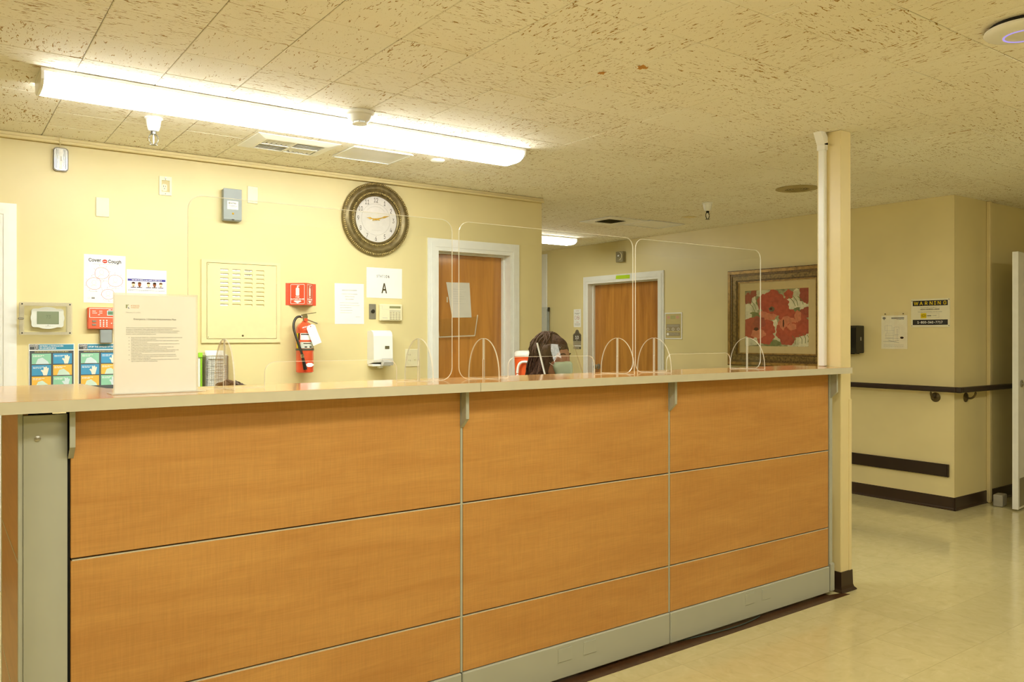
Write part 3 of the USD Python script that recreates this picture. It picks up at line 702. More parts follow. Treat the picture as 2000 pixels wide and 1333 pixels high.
# blank plates
def blank(u0, u1, v0, v1, label):
    p = thing('wall_plate', label, 'wall plate', BACK.pt((u0 + u1) / 2, v0))
    part(p, 'plate', on(BACK, u0, u1, v0, v1, .0005, .006, .003), M_IVORY)
    for v in (v0 + .012, v1 - .012): part(p, 'screw', screw(BACK, (u0 + u1) / 2, v, .006), M_IVORY, smooth=40)
blank(.735, .805, 2.024, 2.134, 'blank ivory wall plate directly above the Cover your Cough poster')
blank(1.584, 1.651, 2.181, 2.289, 'blank ivory wall plate beside the grey enamel box')
# recessed outlet
p = thing('recessed_outlet', 'recessed clock outlet with one socket, high on the wall', 'outlet', BACK.pt(1.104, 2.18))
P = sbox(1.069, 2.180, 1.138, 2.291).difference(sbox(1.082, 2.20, 1.126, 2.268))
part(p, 'plate', BACK(ext(P, .006, .0005)), M_IVORY)
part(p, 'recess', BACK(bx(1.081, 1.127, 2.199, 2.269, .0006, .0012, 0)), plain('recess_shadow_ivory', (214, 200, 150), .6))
part(p, 'socket', BACK(ext(rrect(1.084, 2.204, 1.112, 2.246, .008), .003, .0013)), M_IVORY)
for u in (1.093, 1.103): part(p, 'slot', on(BACK, u - .001, u + .001, 2.228, 2.237, .0043, .0048, 0), M_BLACK)
part(p, 'slot', BACK(mv(cyl(.0024, .0005, 12), 1.098, 2.219, .0043)), M_BLACK)
part(p, 'hook', on(BACK, 1.099, 1.108, 2.279, 2.286, .0065, .010, .001), M_STEEL)
for v in (2.273, 2.189): part(p, 'screw', screw(BACK, 1.1035, v, .0065), M_STEEL, smooth=40)
# grey box
p = thing('control_box', 'grey enamel control box with a white label, high on the wall', 'box', BACK.pt(1.48, 2.055))
part(p, 'body', on(BACK, 1.427, 1.534, 2.056, 2.250, .0005, .045, .004), M_GBOX)
part(p, 'cover', on(BACK, 1.425, 1.536, 2.062, 2.252, .0455, .050, .002), M_GBOX)
part(p, 'label_plate', on(BACK, 1.447, 1.514, 2.125, 2.177, .0502, .0512, .0004), M_PAPER)
m = meshkit.text_mesh('ELECTRIC', .007, .0004, True); m.apply_scale((.8, 1, 1)); m.apply_translation((1.4635, 2.160, .0513)); part(p, 'lettering', BACK(m), M_INK)
part(p, 'printing', cat3([on(BACK, 1.456, 1.462, 2.157, 2.169, .0513, .0516, 0), on(BACK, 1.455, 1.506, 2.146, 2.148, .0513, .0516, 0), on(BACK, 1.455, 1.500, 2.139, 2.140, .0513, .0516, 0)]), M_INKG)
part(p, 'indicator', BACK(mv(lathe([(0, 0), (.006, 0), (.006, .002), (.003, .004), (0, .0045)], 16), 1.482, 2.100, .050)), I('amber_lens', (214, 168, 50)), smooth=40)
part(p, 'latch', on(BACK, 1.474, 1.490, 2.060, 2.066, .0503, .054, .001), M_BLACK)
# clock
CU, CV = 2.462, 2.152
p = thing('wall_clock', 'large round bronze clock with beaded rim and white dial', 'clock', BACK.pt(CU, CV - .25))
cl = BACK.at(CU, CV)
part(p, 'rim', cl(lathe([(.158, .004), (.158, .026), (.166, .030), (.176, .024), (.188, .030), (.205, .040), (.222, .040), (.232, .034), (.238, .030), (.247, .028), (.250, .018), (.250, .002), (.158, .002)], 72)), M_BRONZE, smooth=40)
bm = trimesh.creation.icosphere(1, 1.0)
def beads(n, r, size, z, tw=0):
    ms = []
    for k in range(n):
        a = 2 * math.pi * k / n; b = bm.copy(); b.apply_scale((size * 1.25, size * .75, size)); b = rot(b, math.degrees(a) + tw, (0, 0, 1)); b.apply_translation((r * math.cos(a), r * math.sin(a), z)); ms.append(b)
    return cat3(ms)
part(p, 'outer_beading', cl(beads(116, .241, .0066, .030)), M_BRONZEL, smooth=True, kind='stuff')
part(p, 'inner_rope', cl(beads(88, .180, .0072, .030, 40)), M_BRONZEL, smooth=True, kind='stuff')
part(p, 'dial', cl(mv(cyl(.159, .004, 64), 0, 0, .008)), plain('dial_white', (226, 220, 214), .6, var=.03, scale=30))
part(p, 'dial_ring', cl(cat3([ext(Point(0, 0).buffer(.1085, quad_segs=24).difference(Point(0, 0).buffer(.1075, quad_segs=24)), .0004, .0121)])), M_INKG)
for k in range(12):
    a = math.radians(90 - 30 * (k + 1)); m = meshkit.text_mesh(str(k + 1), .031, .0005); m.apply_scale((.66, 1, 1)); b = m.bounds
    m.apply_translation((.132 * math.cos(a) - (b[0, 0] + b[1, 0]) / 2, .132 * math.sin(a) - .0155, .0122)); part(p, 'numeral', cl(m), I('clock_grey', (92, 88, 80)))
arc = LineString([(.088 * math.cos(t), .088 * math.sin(t)) for t in np.linspace(math.radians(45), math.radians(135), 20)]).buffer(.0016)
dots = unary_union([arc.intersection(Polygon([(0, 0), (.1 * math.cos(t), .1 * math.sin(t)), (.1 * math.cos(t + .035), .1 * math.sin(t + .035))])) for t in np.linspace(math.radians(45), math.radians(135), 24)])
part(p, 'small_print', cl(cat3([ext(dots, .0004, .0122), ext(unary_union([sbox(-.03 + .008 * k, -.076, -.024 + .008 * k, -.074) for k in range(8)]), .0004, .0122)])), M_INKL)
def hand(L, deg, w):
    P = Polygon([(-.028, -.0015), (-.03, .003), (-.014, .0035), (0, .0055), (L * .45, .0025), (L * .6, w), (L * .78, .003), (L, 0), (L * .78, -.003), (L * .6, -w), (L * .45, -.0025), (0, -.0055), (-.014, -.0035)])
    return rot(ext(P, .0014), deg, (0, 0, 1))
gm = plain('brass_hands', (206, 164, 60), .3, metal=.5, var=.02)
part(p, 'hour_hand', cl(mv(hand(.072, 174, .008), 0, 0, .0135)), gm); part(p, 'minute_hand', cl(mv(hand(.108, 18, .007), 0, 0, .0155)), gm)
part(p, 'hub', cl(mv(cyl(.007, .007, 16, .001), 0, 0, .0125)), gm, smooth=40)
# thermostat in its clear guard
p = thing('thermostat', 'white thermostat with grey-green display inside the clear guard box', 'thermostat', BACK.pt(.498, 1.39))
part(p, 'body', BACK(ext(sbox(.424, 1.400, .572, 1.497).union(affinity.scale(Point(.498, 1.4485).buffer(.078, quad_segs=16), 1.0, .74)).buffer(-.012).buffer(.014, quad_segs=5), .024, .0008)), M_WPLAS, smooth=30)
part(p, 'display', on(BACK, .447, .551, 1.415, 1.484, .0249, .0262, .0005), M_LCD)
m = meshkit.text_mesh('73', .018, .0004); m.apply_scale((.8, 1, 1)); m.apply_translation((.488, 1.446, .0263)); part(p, 'lettering', BACK(m), I('lcd_dark', (112, 124, 104)))
part(p, 'small_print', cat3([on(BACK, .486, .512, 1.4035, 1.4045, .0249, .0253, 0), BACK(mv(cyl(.002, .0004, 10), .499, 1.409, .0249))]), M_INKG)
p = thing('thermostat_guard', 'clear plastic lockable guard box around the thermostat', 'guard box', BACK.pt(.488, 1.355))
R = rrect(.366, 1.357, .612, 1.532, .006); R2 = rrect(.386, 1.372, .588, 1.514, .004)
part(p, 'rim', BACK(ext(R.difference(R2), .058, .0006)), M_CLEAR, label='greyish clear plastic rim')
part(p, 'cover', BACK(ext(R2.buffer(-.0005), .003, .0556)), M_ACRYL)
for u in (.376, .600):
    for v in (1.367, 1.522): part(p, 'screw', screw(BACK, u, v, .0618, .0038), M_BLACK, smooth=40)
part(p, 'lock', cat3([on(BACK, .358, .384, 1.438, 1.450, .045, .064, .003)]), M_STEEL)
# annunciator
p = thing('alarm_annunciator', 'red fire alarm panel with buttons and small display, half hidden by the counter notice', 'alarm panel', BACK.pt(.83, 1.388))
part(p, 'body', on(BACK, .690, .975, 1.389, 1.511, .0005, .034, .005), M_REDA)
P = rrect(.699, 1.453, .966, 1.506, .003); part(p, 'white_outline', BACK(ext(P.difference(P.buffer(-.0026)), .0006, .0341)), M_PAPER)
part(p, 'display', on(BACK, .790, .900, 1.469, 1.491, .0342, .0355, .0004), I('lcd_teal', (104, 138, 112)))
P = sbox(.787, 1.466, .903, 1.494); part(p, 'display_frame', BACK(ext(P.difference(sbox(.7905, 1.4695, .8995, 1.4905)), .0016, .0341)), M_PAPER)
part(p, 'small_print', cat3([on(BACK, u, u + w, v, v + .003, .0341, .0345, 0) for u, v, w in ((.713, 1.488, .018), (.713, 1.478, .024), (.748, 1.488, .016), (.748, 1.478, .016), (.742, 1.468, .01), (.795, 1.4965, .012), (.815, 1.4965, .018), (.842, 1.4965, .012))]), M_PAPER)
for v in (1.428, 1.409): part(p, 'button', on(BACK, .712, .733, v, v + .010, .0342, .0375, .0012), M_STEEL)
for i in range(3):
    for j in range(4): part(p, 'key', BACK(mv(lathe([(0, 0), (.0042, 0), (.0042, .002), (.003, .0032), (0, .0034)], 12), .753 + i * .0165, 1.4375 - j * .0105, .0342)), M_WPLAS, smooth=40)
for du, dv in ((-.014, 0), (.014, 0), (0, .013), (0, -.013)):
    P = affinity.rotate(Polygon([(.823 + du - .004, 1.4215 + dv - .003), (.823 + du + .004, 1.4215 + dv - .003), (.823 + du, 1.4215 + dv + .004)]), {(-.014, 0): 90, (.014, 0): -90, (0, .013): 0, (0, -.013): 180}[(du, dv)])
    part(p, 'arrow_key', BACK(ext(P, .002, .0342)), M_WPLAS)
part(p, 'enter_key', on(BACK, .8175, .8285, 1.4165, 1.4265, .0342, .037, .001), M_WPLAS)
p = thing('metal_raceway', 'short grey metal raceway under the red alarm panel', 'raceway', BACK.pt(.784, 1.31))
part(p, 'channel', on(BACK, .752, .818, 1.3115, 1.388, .0005, .024, .002), M_STEEL)
part(p, 'lid', on(BACK, .756, .814, 1.3115, 1.386, .0242, .026, .001), M_GBOX)
# nurse call panel with label slots
p = thing('call_panel', 'cream flush wall panel with four columns of label slots', 'wall panel', BACK.pt(1.548, 1.308))
P = sbox(1.306, 1.308, 1.792, 1.816).difference(sbox(1.336, 1.332, 1.768, 1.798)); part(p, 'frame', BACK(ext(P, .010, .0005)), M_CREAM)
P = sbox(1.339, 1.335, 1.765, 1.795); cells = []
for c in range(4):
    for r in range(9):
        u, v = 1.416 + c * .0735, 1.7505 - r * .0268
        P = P.difference(sbox(u, v, u + .050, v + .0125)); cells.append((c, r, u, v))
part(p, 'door', BACK(ext(P, .008, .004)), M_CREAM)
cd = plain('label_card_cream', (240, 226, 176), .6, var=.01)
for c, r, u, v in cells:
    card = part(p, 'label_card', on(BACK, u - .002, u + .052, v - .002, v + .014, .0045, .0055, 0), M_PAPER if (c < 2 and not (c == 1 and r == 8)) or (c == 2 and r < 2) else cd)
    if (c < 2 and not (c == 1 and r == 8)): part(p, 'number', cat3([on(BACK, u + .022 + .004 * k, u + .0236 + .004 * k, v + .003, v + .009, .0056, .0059, 0) for k in range(1 + (r > 4) + c)]), M_INKG)
    if c == 2 and r < 2: part(p, 'number', cat3([on(BACK, u + .006 + .006 * k, u + .010 + .006 * k, v + .002 + .001 * (k % 2), v + .009, .0056, .0059, 0) for k in range(6)]), M_INKG)
part(p, 'lock', BACK(mv(lathe([(0, 0), (.006, 0), (.006, .001), (.004, .002), (0, .002)], 16), 1.553, 1.352, .012)), plain('dark_brass', (74, 60, 28), .4, metal=.5), smooth=40)
for u, v in ((1.346, 1.786), (1.346, 1.344)): part(p, 'screw', screw(BACK, u, v, .012, .0025), M_BLACK, smooth=40)
for v in (1.70, 1.40): part(p, 'hinge', on(BACK, 1.7655, 1.7715, v - .02, v + .02, .008, .014, .001), M_CREAM)
# V shaped extinguisher sign
p = thing('extinguisher_sign', 'red V-shaped fire extinguisher sign projecting above the extinguisher', 'sign', BACK.pt(1.93, 1.548))
z0, z1 = 1.549, 1.691; pl2 = [(1.830, YB - .001), (1.851, YB - .001), (1.936, YB - .086), (2.012, YB - .001), (2.033, YB - .001)]
th = .0022; up = LineString(pl2).buffer(th / 2, cap_style=2, join_style=2)
part(p, 'folded_plate', ext(up.intersection(sbox(0, 0, 9, YB - .0001)), z1 - z0, z0), M_RED)
def sign_face(a, b):
    a, b = np.array(a), np.array(b); d = (b - a) / np.linalg.norm(b - a); L = np.linalg.norm(b - a)
    fr = Frame((a[0], a[1], z0), (d[0], d[1], 0)); fr = Frame(fr.o + fr.n * (th / 2), fr.u)
    s = Sheet(fr, L, z1 - z0, 0, 0.0002)
    P = rrect(.012, .008, L - .012, .134, .006); s.poly(M_PAPER, P.difference(P.buffer(-.0026)), name='white_border')
    c = L / 2
    s.poly(M_PAPER, unary_union([rrect(c - .012, .060, c + .012, .112, .006), sbox(c - .004, .108, c + .004, .124), sbox(c - .004, .120, c + .012, .126)]), name='extinguisher_symbol')
    s.text(M_PAPER, 'FIRE', c, .0465, .0095, bold=True, squash=.9); s.text(M_PAPER, 'EXTINGUISHER', c, .033, .0095, bold=True, squash=min(.9, (L - .03) / .098))
    s.poly(M_PAPER, Polygon([(c - .022, .029), (c + .022, .029), (c + .022, .025), (c + .029, .025), (c, .0115), (c - .029, .025), (c - .022, .025)]), name='arrow')
    for (nm, _), (mat, ms) in s.b.items(): part(p, nm, fr(cat3(ms)), mat)
sign_face(pl2[1], pl2[2]); sign_face(pl2[2], pl2[3])
# fire extinguisher
EX, EY = 1.925, YB - .085
p = thing('fire_extinguisher', 'red fire extinguisher with black hose and white tag on the back wall', 'fire extinguisher', (EX, EY, 1.114))
C = lambda m: mv(m, EX, EY, 0)
part(p, 'cylinder', C(lathe([(0, 1.116), (.046, 1.114), (.055, 1.120), (.0555, 1.128), (.0555, 1.385), (.053, 1.403), (.045, 1.420), (.030, 1.433), (.018, 1.439), (.017, 1.446), (0, 1.446)], 40)), M_REDX, smooth=40)
part(p, 'bracket_strap', C(lathe([(.0558, 1.258), (.0575, 1.258), (.0575, 1.270), (.0558, 1.270), (.0558, 1.258)], 40)), plain('strap_dark', (70, 68, 56), .5), smooth=40)
part(p, 'wall_bracket', bx(EX - .018, EX + .018, EY + .054, YB - .0006, 1.20, 1.42, .002), M_STEEL)
part(p, 'valve', C(cat3([lathe([(0, 1.446), (.016, 1.446), (.016, 1.468), (.011, 1.472), (.011, 1.482), (0, 1.482)], 20), bx(-.02, .018, -.011, .011, 1.463, 1.482, .003)])), M_CHROME, smooth=30)
part(p, 'upper_lever', C(rot(cat3([bx(-.02, .075, -.012, .012, 1.484, 1.489, .002), bx(-.02, .012, -.012, -.009, 1.47, 1.489, .001), bx(-.02, .012, .009, .012, 1.47, 1.489, .001)]), -9, (0, 1, 0), (-.02, 0, 1.484))), M_CHROME)
part(p, 'carry_handle', C(rot(bx(.010, .088, -.011, .011, 1.455, 1.460, .002), 20, (0, 1, 0), (.01, 0, 1.457))), M_STEEL)
part(p, 'gauge', C(mv(rot(cyl(.013, .012, 20, .002), 90, (1, 0, 0)), .0, -.011, 1.452)), M_REDX, smooth=40)
h = spline([(EX - .022, EY, 1.472), (EX - .052, EY - .004, 1.470), (EX - .078, EY - .012, 1.425), (EX - .074, EY - .03, 1.36), (EX - .056, EY - .052, 1.285), (EX - .042, EY - .062, 1.235)], 30)
part(p, 'hose', tube(h, .0078, 10), M_BLACK, smooth=40)
part(p, 'hose_collar', tube([h[-1], h[-1] + np.array([.004, -.001, -.022])], .0105, 14), M_CHROME, smooth=40)
part(p, 'nozzle', tube([h[-1] + np.array([.004, -.001, -.022]), h[-1] + np.array([.010, -.003, -.05]), h[-1] + np.array([.020, -.005, -.098])], [.009, .010, .012], 16), M_BLACK, smooth=40)
part(p, 'hose_fitting', tube([(EX - .012, EY, 1.472), (EX - .026, EY, 1.472)], .0095, 14), M_CHROME, smooth=40)
def wrap(a0, a1, z0, z1, r=.0560):
    a = np.radians(np.linspace(a0, a1, 14)); v = []; f = []
    for q in a:
        for rr in (r, r + .0004):
            for z in (z0, z1): v.append((rr * math.cos(q), rr * math.sin(q), z))
    n = len(a)
    for i in range(n - 1):
        b = i * 4; c = b + 4
        f += [(b + 2, c + 2, c + 3), (b + 2, c + 3, b + 3), (b, c + 1, c), (b, b + 1, c + 1), (b + 1, b + 3, c + 3), (b + 1, c + 3, c + 1), (b, c, c + 2), (b, c + 2, b + 2)]
    return C(trimesh.Trimesh(v, f, process=False))
part(p, 'instruction_label', wrap(-140, -40, 1.325, 1.368), M_PAPER); part(p, 'instruction_label', wrap(-140, -40, 1.272, 1.312), I('label_grey', (206, 208, 196)))
part(p, 'yellow_stripe', cat3([wrap(-176, -158, 1.325, 1.368), wrap(-176, -158, 1.272, 1.312)]), I('stripe_yellow', (222, 204, 40)))
part(p, 'black_stripe', cat3([wrap(-156, -146, 1.325, 1.368), wrap(-156, -146, 1.272, 1.312), wrap(-120, -70, 1.3, 1.305, .0563), wrap(-135, -60, 1.357, 1.364, .0563), wrap(-112, -96, 1.276, 1.284, .0563), wrap(-80, -64, 1.276, 1.284, .0563)]), M_INK)
part(p, 'emblem', C(mv(rot(ext(Polygon([(-.03, 0), (-.012, .013), (.012, .013), (.03, 0), (.012, -.013), (-.012, -.013)]), .0012), 90, (1, 0, 0)), .010, -.0565, 1.166)), M_PAPER)
tg = Frame((EX + .012, EY - .068, 1.40), (1, 0, 0)).at(0, 0, 0, 22)
TP = Polygon([(-.026, -.112), (.034, -.112), (.034, .006), (.022, .020), (-.014, .020), (-.026, .006)]).difference(Point(.004, .010).buffer(.0035))
part(p, 'inspection_tag', tg(ext(TP, .0008)), M_PAPER, label='white paper inspection tag')
part(p, 'tag_string', tube(spline([tg.pt(.004, .010, .002), (EX + .004, EY - .03, 1.435), (EX, EY - .012, 1.452)], 8), .0009, 6), M_INKG)
# push button, keypad
p = thing('push_button', 'steel push button plate left of the alarm keypad', 'push button', BACK.pt(2.44, 1.464))
part(p, 'plate', on(BACK, 2.414, 2.466, 1.465, 1.570, .0005, .005, .002), M_STEEL)
part(p, 'button', BACK(mv(lathe([(0, 0), (.014, 0), (.014, .006), (.011, .009), (0, .0095)], 24), 2.442, 1.519, .005)), M_BLACK, smooth=40)
for v in (1.475, 1.560): part(p, 'screw', screw(BACK, 2.440, v, .005), M_STEEL, smooth=40)
p = thing('alarm_keypad', 'ivory alarm keypad with small display below the Station A sheet', 'keypad', BACK.pt(2.572, 1.452))
part(p, 'body', on(BACK, 2.486, 2.658, 1.455, 1.570, .0005, .030, .006), M_IVORY)
part(p, 'display', on(BACK, 2.556, 2.642, 1.542, 1.557, .0302, .0310, .0003), I('lcd_olive', (150, 150, 106)))
part(p, 'slot_line', on(BACK, 2.556, 2.642, 1.522, 1.525, .0302, .0308, .0003), M_INKG)
for i in range(4):
    for j in range(5): part(p, 'key', on(BACK, 2.557 + i * .0222, 2.574 + i * .0222, 1.509 - j * .0113, 1.5165 - j * .0113, .0302, .0322, .001), plain('key_grey', (200, 192, 160), .5))
part(p, 'small_print', cat3([on(BACK, 2.502, 2.54, 1.474, 1.477, .0302, .0305, 0), on(BACK, 2.500, 2.545, 1.534, 1.535, .0302, .0305, 0), on(BACK, 2.500, 2.501, 1.534, 1.558, .0302, .0305, 0)]), M_INKL)
# soap dispenser
p = thing('soap_dispenser', 'white wall soap dispenser with grey push bar', 'soap dispenser', BACK.pt(2.49, 1.13))
side = Polygon([(0.0006, 1.155), (0.0006, 1.385), (.062, 1.388), (.088, 1.376), (.098, 1.35), (.104, 1.19), (.098, 1.172)])   # (n, v)
e = ext(side.buffer(-.006).buffer(.006, quad_segs=4), .142); e.apply_transform(np.array([[0, 0, 1, 2.402], [0, 1, 0, 0], [1, 0, 0, 0], [0, 0, 0, 1.0]])); e.invert()
part(p, 'body', BACK(e), M_WPLAS, smooth=30)
part(p, 'base', on(BACK, 2.404, 2.540, 1.142, 1.160, .0006, .085, .005), M_WPLAS)
part(p, 'push_bar', BACK(tm(Manifold.hull_points(np.array([(2.462, 1.168, .098), (2.543, 1.168, .098), (2.543, 1.148, .100), (2.455, 1.148, .100), (2.462, 1.196, .1045), (2.543, 1.196, .1045), (2.47, 1.172, .124), (2.54, 1.172, .124), (2.46, 1.15, .118), (2.54, 1.15, .118)])))), plain('push_bar_grey', (176, 174, 164), .4))
part(p, 'window', on(BACK, 2.486, 2.518, 1.262, 1.282, .1000, .1045, .001), plain('window_olive', (104, 100, 72), .2))
part(p, 'nozzle', BACK(bx(2.455, 2.485, 1.132, 1.143, .045, .075, .003)), M_WPLAS)
# lower outlet
p = thing('outlet_plate', 'ivory double outlet plate beside the soap dispenser', 'outlet', BACK.pt(2.75, 1.13))
part(p, 'plate', on(BACK, 2.692, 2.806, 1.132, 1.257, .0005, .006, .003), M_IVORY)
part(p, 'socket', BACK(ext(rrect(2.708, 1.152, 2.742, 1.237, .012), .002, .006)), M_IVORY); part(p, 'switch', on(BACK, 2.760, 2.772, 1.180, 1.204, .006, .014, .002), M_IVORY)
for v in (1.172, 1.212):
    for u in (2.719, 2.730): part(p, 'slot', on(BACK, u - .001, u + .001, v, v + .010, .0081, .0085, 0), M_BLACK)
# paper and holder on the middle door
DN = -.096                           # face of the leaf
p = thing('paper_sheet', 'sheet of white paper taped to the near wooden door, tilted', 'paper', BACK.pt(3.23, 1.48, DN))
PP = Polygon([(3.088, 1.750), (3.294, 1.753), (3.313, 1.490), (3.140, 1.487)])
fp = BACK
part(p, 'sheet', BACK(ext(PP, .0008, DN + .0006)), plain('bond_paper_grey', (214, 210, 196), .7, .2, var=.02))
part(p, 'tape', BACK(ext(sbox(3.092, 1.60, 3.104, 1.640), .0006, DN + .0004)), veil('clear_tape', (230, 220, 190), .6))
part(p, 'small_print', BACK(cat3([ext(sbox(3.15, 1.70 - .018 * k, 3.15 + (.09, .11, .08, .1, .11, .07, .1)[k], 1.702 - .018 * k), .0003, DN + .00145) for k in range(7)])), M_INKL)
p = thing('document_holder', 'clear acrylic document holder screwed to the near wooden door', 'document holder', BACK.pt(3.18, 1.335, DN))
PH = Polygon([(2.995, 1.476), (3.365, 1.525), (3.332, 1.352), (3.016, 1.340)])
part(p, 'front_plate', BACK(ext(Polygon([(2.995, 1.470), (3.355, 1.500), (3.332, 1.352), (3.016, 1.340)]), .002, DN + .034)), M_ACRYL)
part(p, 'edge', cat3([tube([BACK.pt(2.996, 1.470, DN + .018), BACK.pt(3.017, 1.341, DN + .018)], .004, 8), tube([BACK.pt(3.357, 1.51, DN + .018), BACK.pt(3.331, 1.352, DN + .018)], .004, 8), tube([BACK.pt(3.017, 1.341, DN + .018), BACK.pt(3.331, 1.352, DN + .018)], .005, 8)]), M_AEDGE, smooth=40)
# wall file pocket with papers, green folder
p = thing('wall_file', 'grey wire mesh wall file pocket behind the counter', 'wall file', BACK.pt(1.37, 1.03))
wires = [tube([BACK.pt(u, 1.035, .066), BACK.pt(u, 1.228, .072)], .0009, 5) for u in np.linspace(1.318, 1.442, 13)] + [tube([BACK.pt(1.316, v, .067), BACK.pt(1.444, v, .067)], .0009, 5) for v in np.linspace(1.04, 1.225, 15)]
part(p, 'wire_mesh', cat3(wires), M_STEEL, kind='stuff')
part(p, 'rim', cat3([tube([BACK.pt(1.316, 1.234, .002), BACK.pt(1.316, 1.232, .072), BACK.pt(1.444, 1.232, .072), BACK.pt(1.444, 1.234, .002)], .0032, 8)]), M_STEEL, smooth=30)
part(p, 'side_wall', on(BACK, 1.311, 1.318, 1.03, 1.228, .001, .07, .001), M_STEEL); part(p, 'side_wall', on(BACK, 1.443, 1.449, 1.03, 1.228, .001, .07, .001), M_STEEL)
part(p, 'bottom', on(BACK, 1.311, 1.449, 1.024, 1.03, .001, .07, .001), M_STEEL)
p = thing('paper_stack', 'white forms standing in the grey wire wall file', 'papers', BACK.pt(1.38, 1.031))
for k in range(4): part(p, 'form', BACK.at(1.322 + .004 * k, 1.0315, .012 + .012 * k, -1.0)(bx(0, .108, .0, .232 - .008 * k, 0, .002, 0)), M_PAPER)
part(p, 'printing', BACK(cat3([bx(1.346 + .02 * (k % 2), 1.420, 1.205 - k * .020, 1.2065 - k * .020, .0515, .0518, 0) for k in range(7)] + [bx(1.356, 1.3572, 1.06, 1.21, .0515, .0518, 0)])), M_INKG)
p = thing('green_folder', 'lime green folder upright beside the wire wall file', 'folder', BACK.pt(1.286, 1.02))
part(p, 'cover', on(BACK, 1.290, 1.3015, 1.02, 1.250, .0006, .05, .002), M_GREEN); part(p, 'lip', on(BACK, 1.276, 1.302, 1.222, 1.251, .0506, .056, .002), M_GREEN)
part(p, 'pages', on(BACK, 1.278, 1.2895, 1.02, 1.222, .0006, .046, .001), M_PAPER)
# ------------------------------------------------------------------ things on the far wall
def far(y0, y1, v0, v1, n0, n1, b=.002): return FAR(bx(-y0, -y1, v0, v1, n0, n1, b))
single('tape_strip', FAR(ext(Polygon([(-6.79, 2.002), (-6.56, 1.998), (-6.56, 2.040), (-6.782, 2.043)]), .0008, .0170)), I('lime_tape', (182, 218, 40)), 'strip of lime green tape on the head of the far white door frame', 'tape')
p = thing('emergency_strobe', 'small grey wall box with a round dome above the far wooden door', 'wall device', FAR.pt(-6.70, 2.19))
part(p, 'box', far(6.76, 6.645, 2.192, 2.312, .0005, .045, .003), plain('box_grey', (150, 142, 112), .45)); part(p, 'dome', FAR(mv(lathe([(0, .03), (.012, .028), (.026, .022), (.036, .012), (.040, 0), (.034, 0), (0, 0)][::-1], 24), -6.70, 2.258, .045)), M_STEEL, smooth=40)
part(p, 'crescent', FAR(mv(ext(Point(0, 0).buffer(.044).difference(Point(-.012, 0).buffer(.044)), .006), -6.70, 2.258, .045)), M_IVORY)
p, s = sheet_thing('safety_sign', 'small white no-smoking oxygen sign above the room number', 'sign', FAR, -7.555, 1.455, .135, .219, 0)
pk = I('pink_line', (196, 130, 120))
s.words(pk, .04, .10, .196, .004, 61); s.words(M_INKG, .02, .12, .168, .005, 62); s.words(M_INKG, .04, .095, .157, .005, 63)
s.ell(pk, .086, .115, .024, .024, ring=.004); s.poly(pk, LineString([(.071, .131), (.101, .099)]).buffer(.002), 2); s.poly(M_INKG, sbox(.074, .112, .098, .118), 1)
s.ell(pk, .034, .115, .021, .023, ring=.003); s.words(pk, .05, .09, .058, .005, 64)
for k in range(3): s.words(M_INKL, .02, .118, .040 - k * .009, .005, 65 + k)
s.done(p)
p = thing('room_sign', 'dark grey room number plaque reading 10 beside the far door', 'sign', FAR.pt(-7.49, 1.185))
fs = FAR.at(-7.562, 1.187)
G = plain('plaque_grey', (92, 86, 76), .4)
P = unary_union([sbox(0, .098, .146, .178), sbox(.012, .17, .134, .19), sbox(.034, .185, .112, .205), Point(.073, .206).buffer(.030)])
part(p, 'arched_plate', fs(ext(P, .005, .0006)), G)
for v0, v1, m in ((.074, .096, plain('plaque_pewter', (168, 160, 140), .4)), (.046, .070, _mats['plaque_pewter']), (.0, .030, _mats['plaque_pewter'])): part(p, 'insert', fs(bx(0, .146, v0, v1, .0006, .005, .001)), m)
part(p, 'white_bar', fs(bx(0, .146, .033, .044, .0006, .005, .001)), M_PAPER)
m = meshkit.text_mesh('10', .040, .001, True); b = m.bounds; m.apply_translation((.073 - (b[0, 0] + b[1, 0]) / 2, .122, .0057)); part(p, 'number', fs(m), M_PAPER)
part(p, 'braille_dots', fs(cat3([mv(cyl(.003, .001, 8), .064 + .009 * k, .108, .0056) for k in range(3)])), M_PAPER)
part(p, 'symbol', fs(cat3([mv(ext(Point(0, 0).buffer(.008).difference(Point(0, 0).buffer(.006)), .0006), .02, .014, .0052), bx(.12, .138, .006, .022, .0052, .0058), bx(.066, .084, .008, .011, .0052, .0058)])), M_INK)
p, s = sheet_thing('framed_notice', 'small tan notice with white frame right of the far wooden door', 'notice', FAR, -6.036, 1.314, .246, .283, 0, t=.006)
tan, gb = I('tan_notice', (200, 184, 128)), I('taupe_block', (160, 146, 116))
s.rect(tan, .012, .012, .234, .271, name='panel'); s.rect(gb, .026, .086, .220, .160, 2, 'block'); s.rect(gb, .026, .034, .220, .072, 2, 'block')
for cx in (.055, .185): s.ell(I('salmon', (212, 160, 140)), cx, .232, .022, .016, 2)
s.rect(I('sage', (178, 176, 120)), .085, .214, .155, .25, 2)
for cx in (.046, .122, .196): s.ell(M_PAPER, cx, .106, .018, .014, 3, ring=.004)
s.ell(M_PAPER, .046, .053, .017, .014, 3)
for k in range(2): s.words(M_INKL, .03, .2, .146 - .012 * k, .004, 80 + k, layer=3); s.words(M_INKL, .072, .2, .058 - .012 * k, .004, 84 + k, layer=3)
s.done(p, M_WPLAS, name='frame')
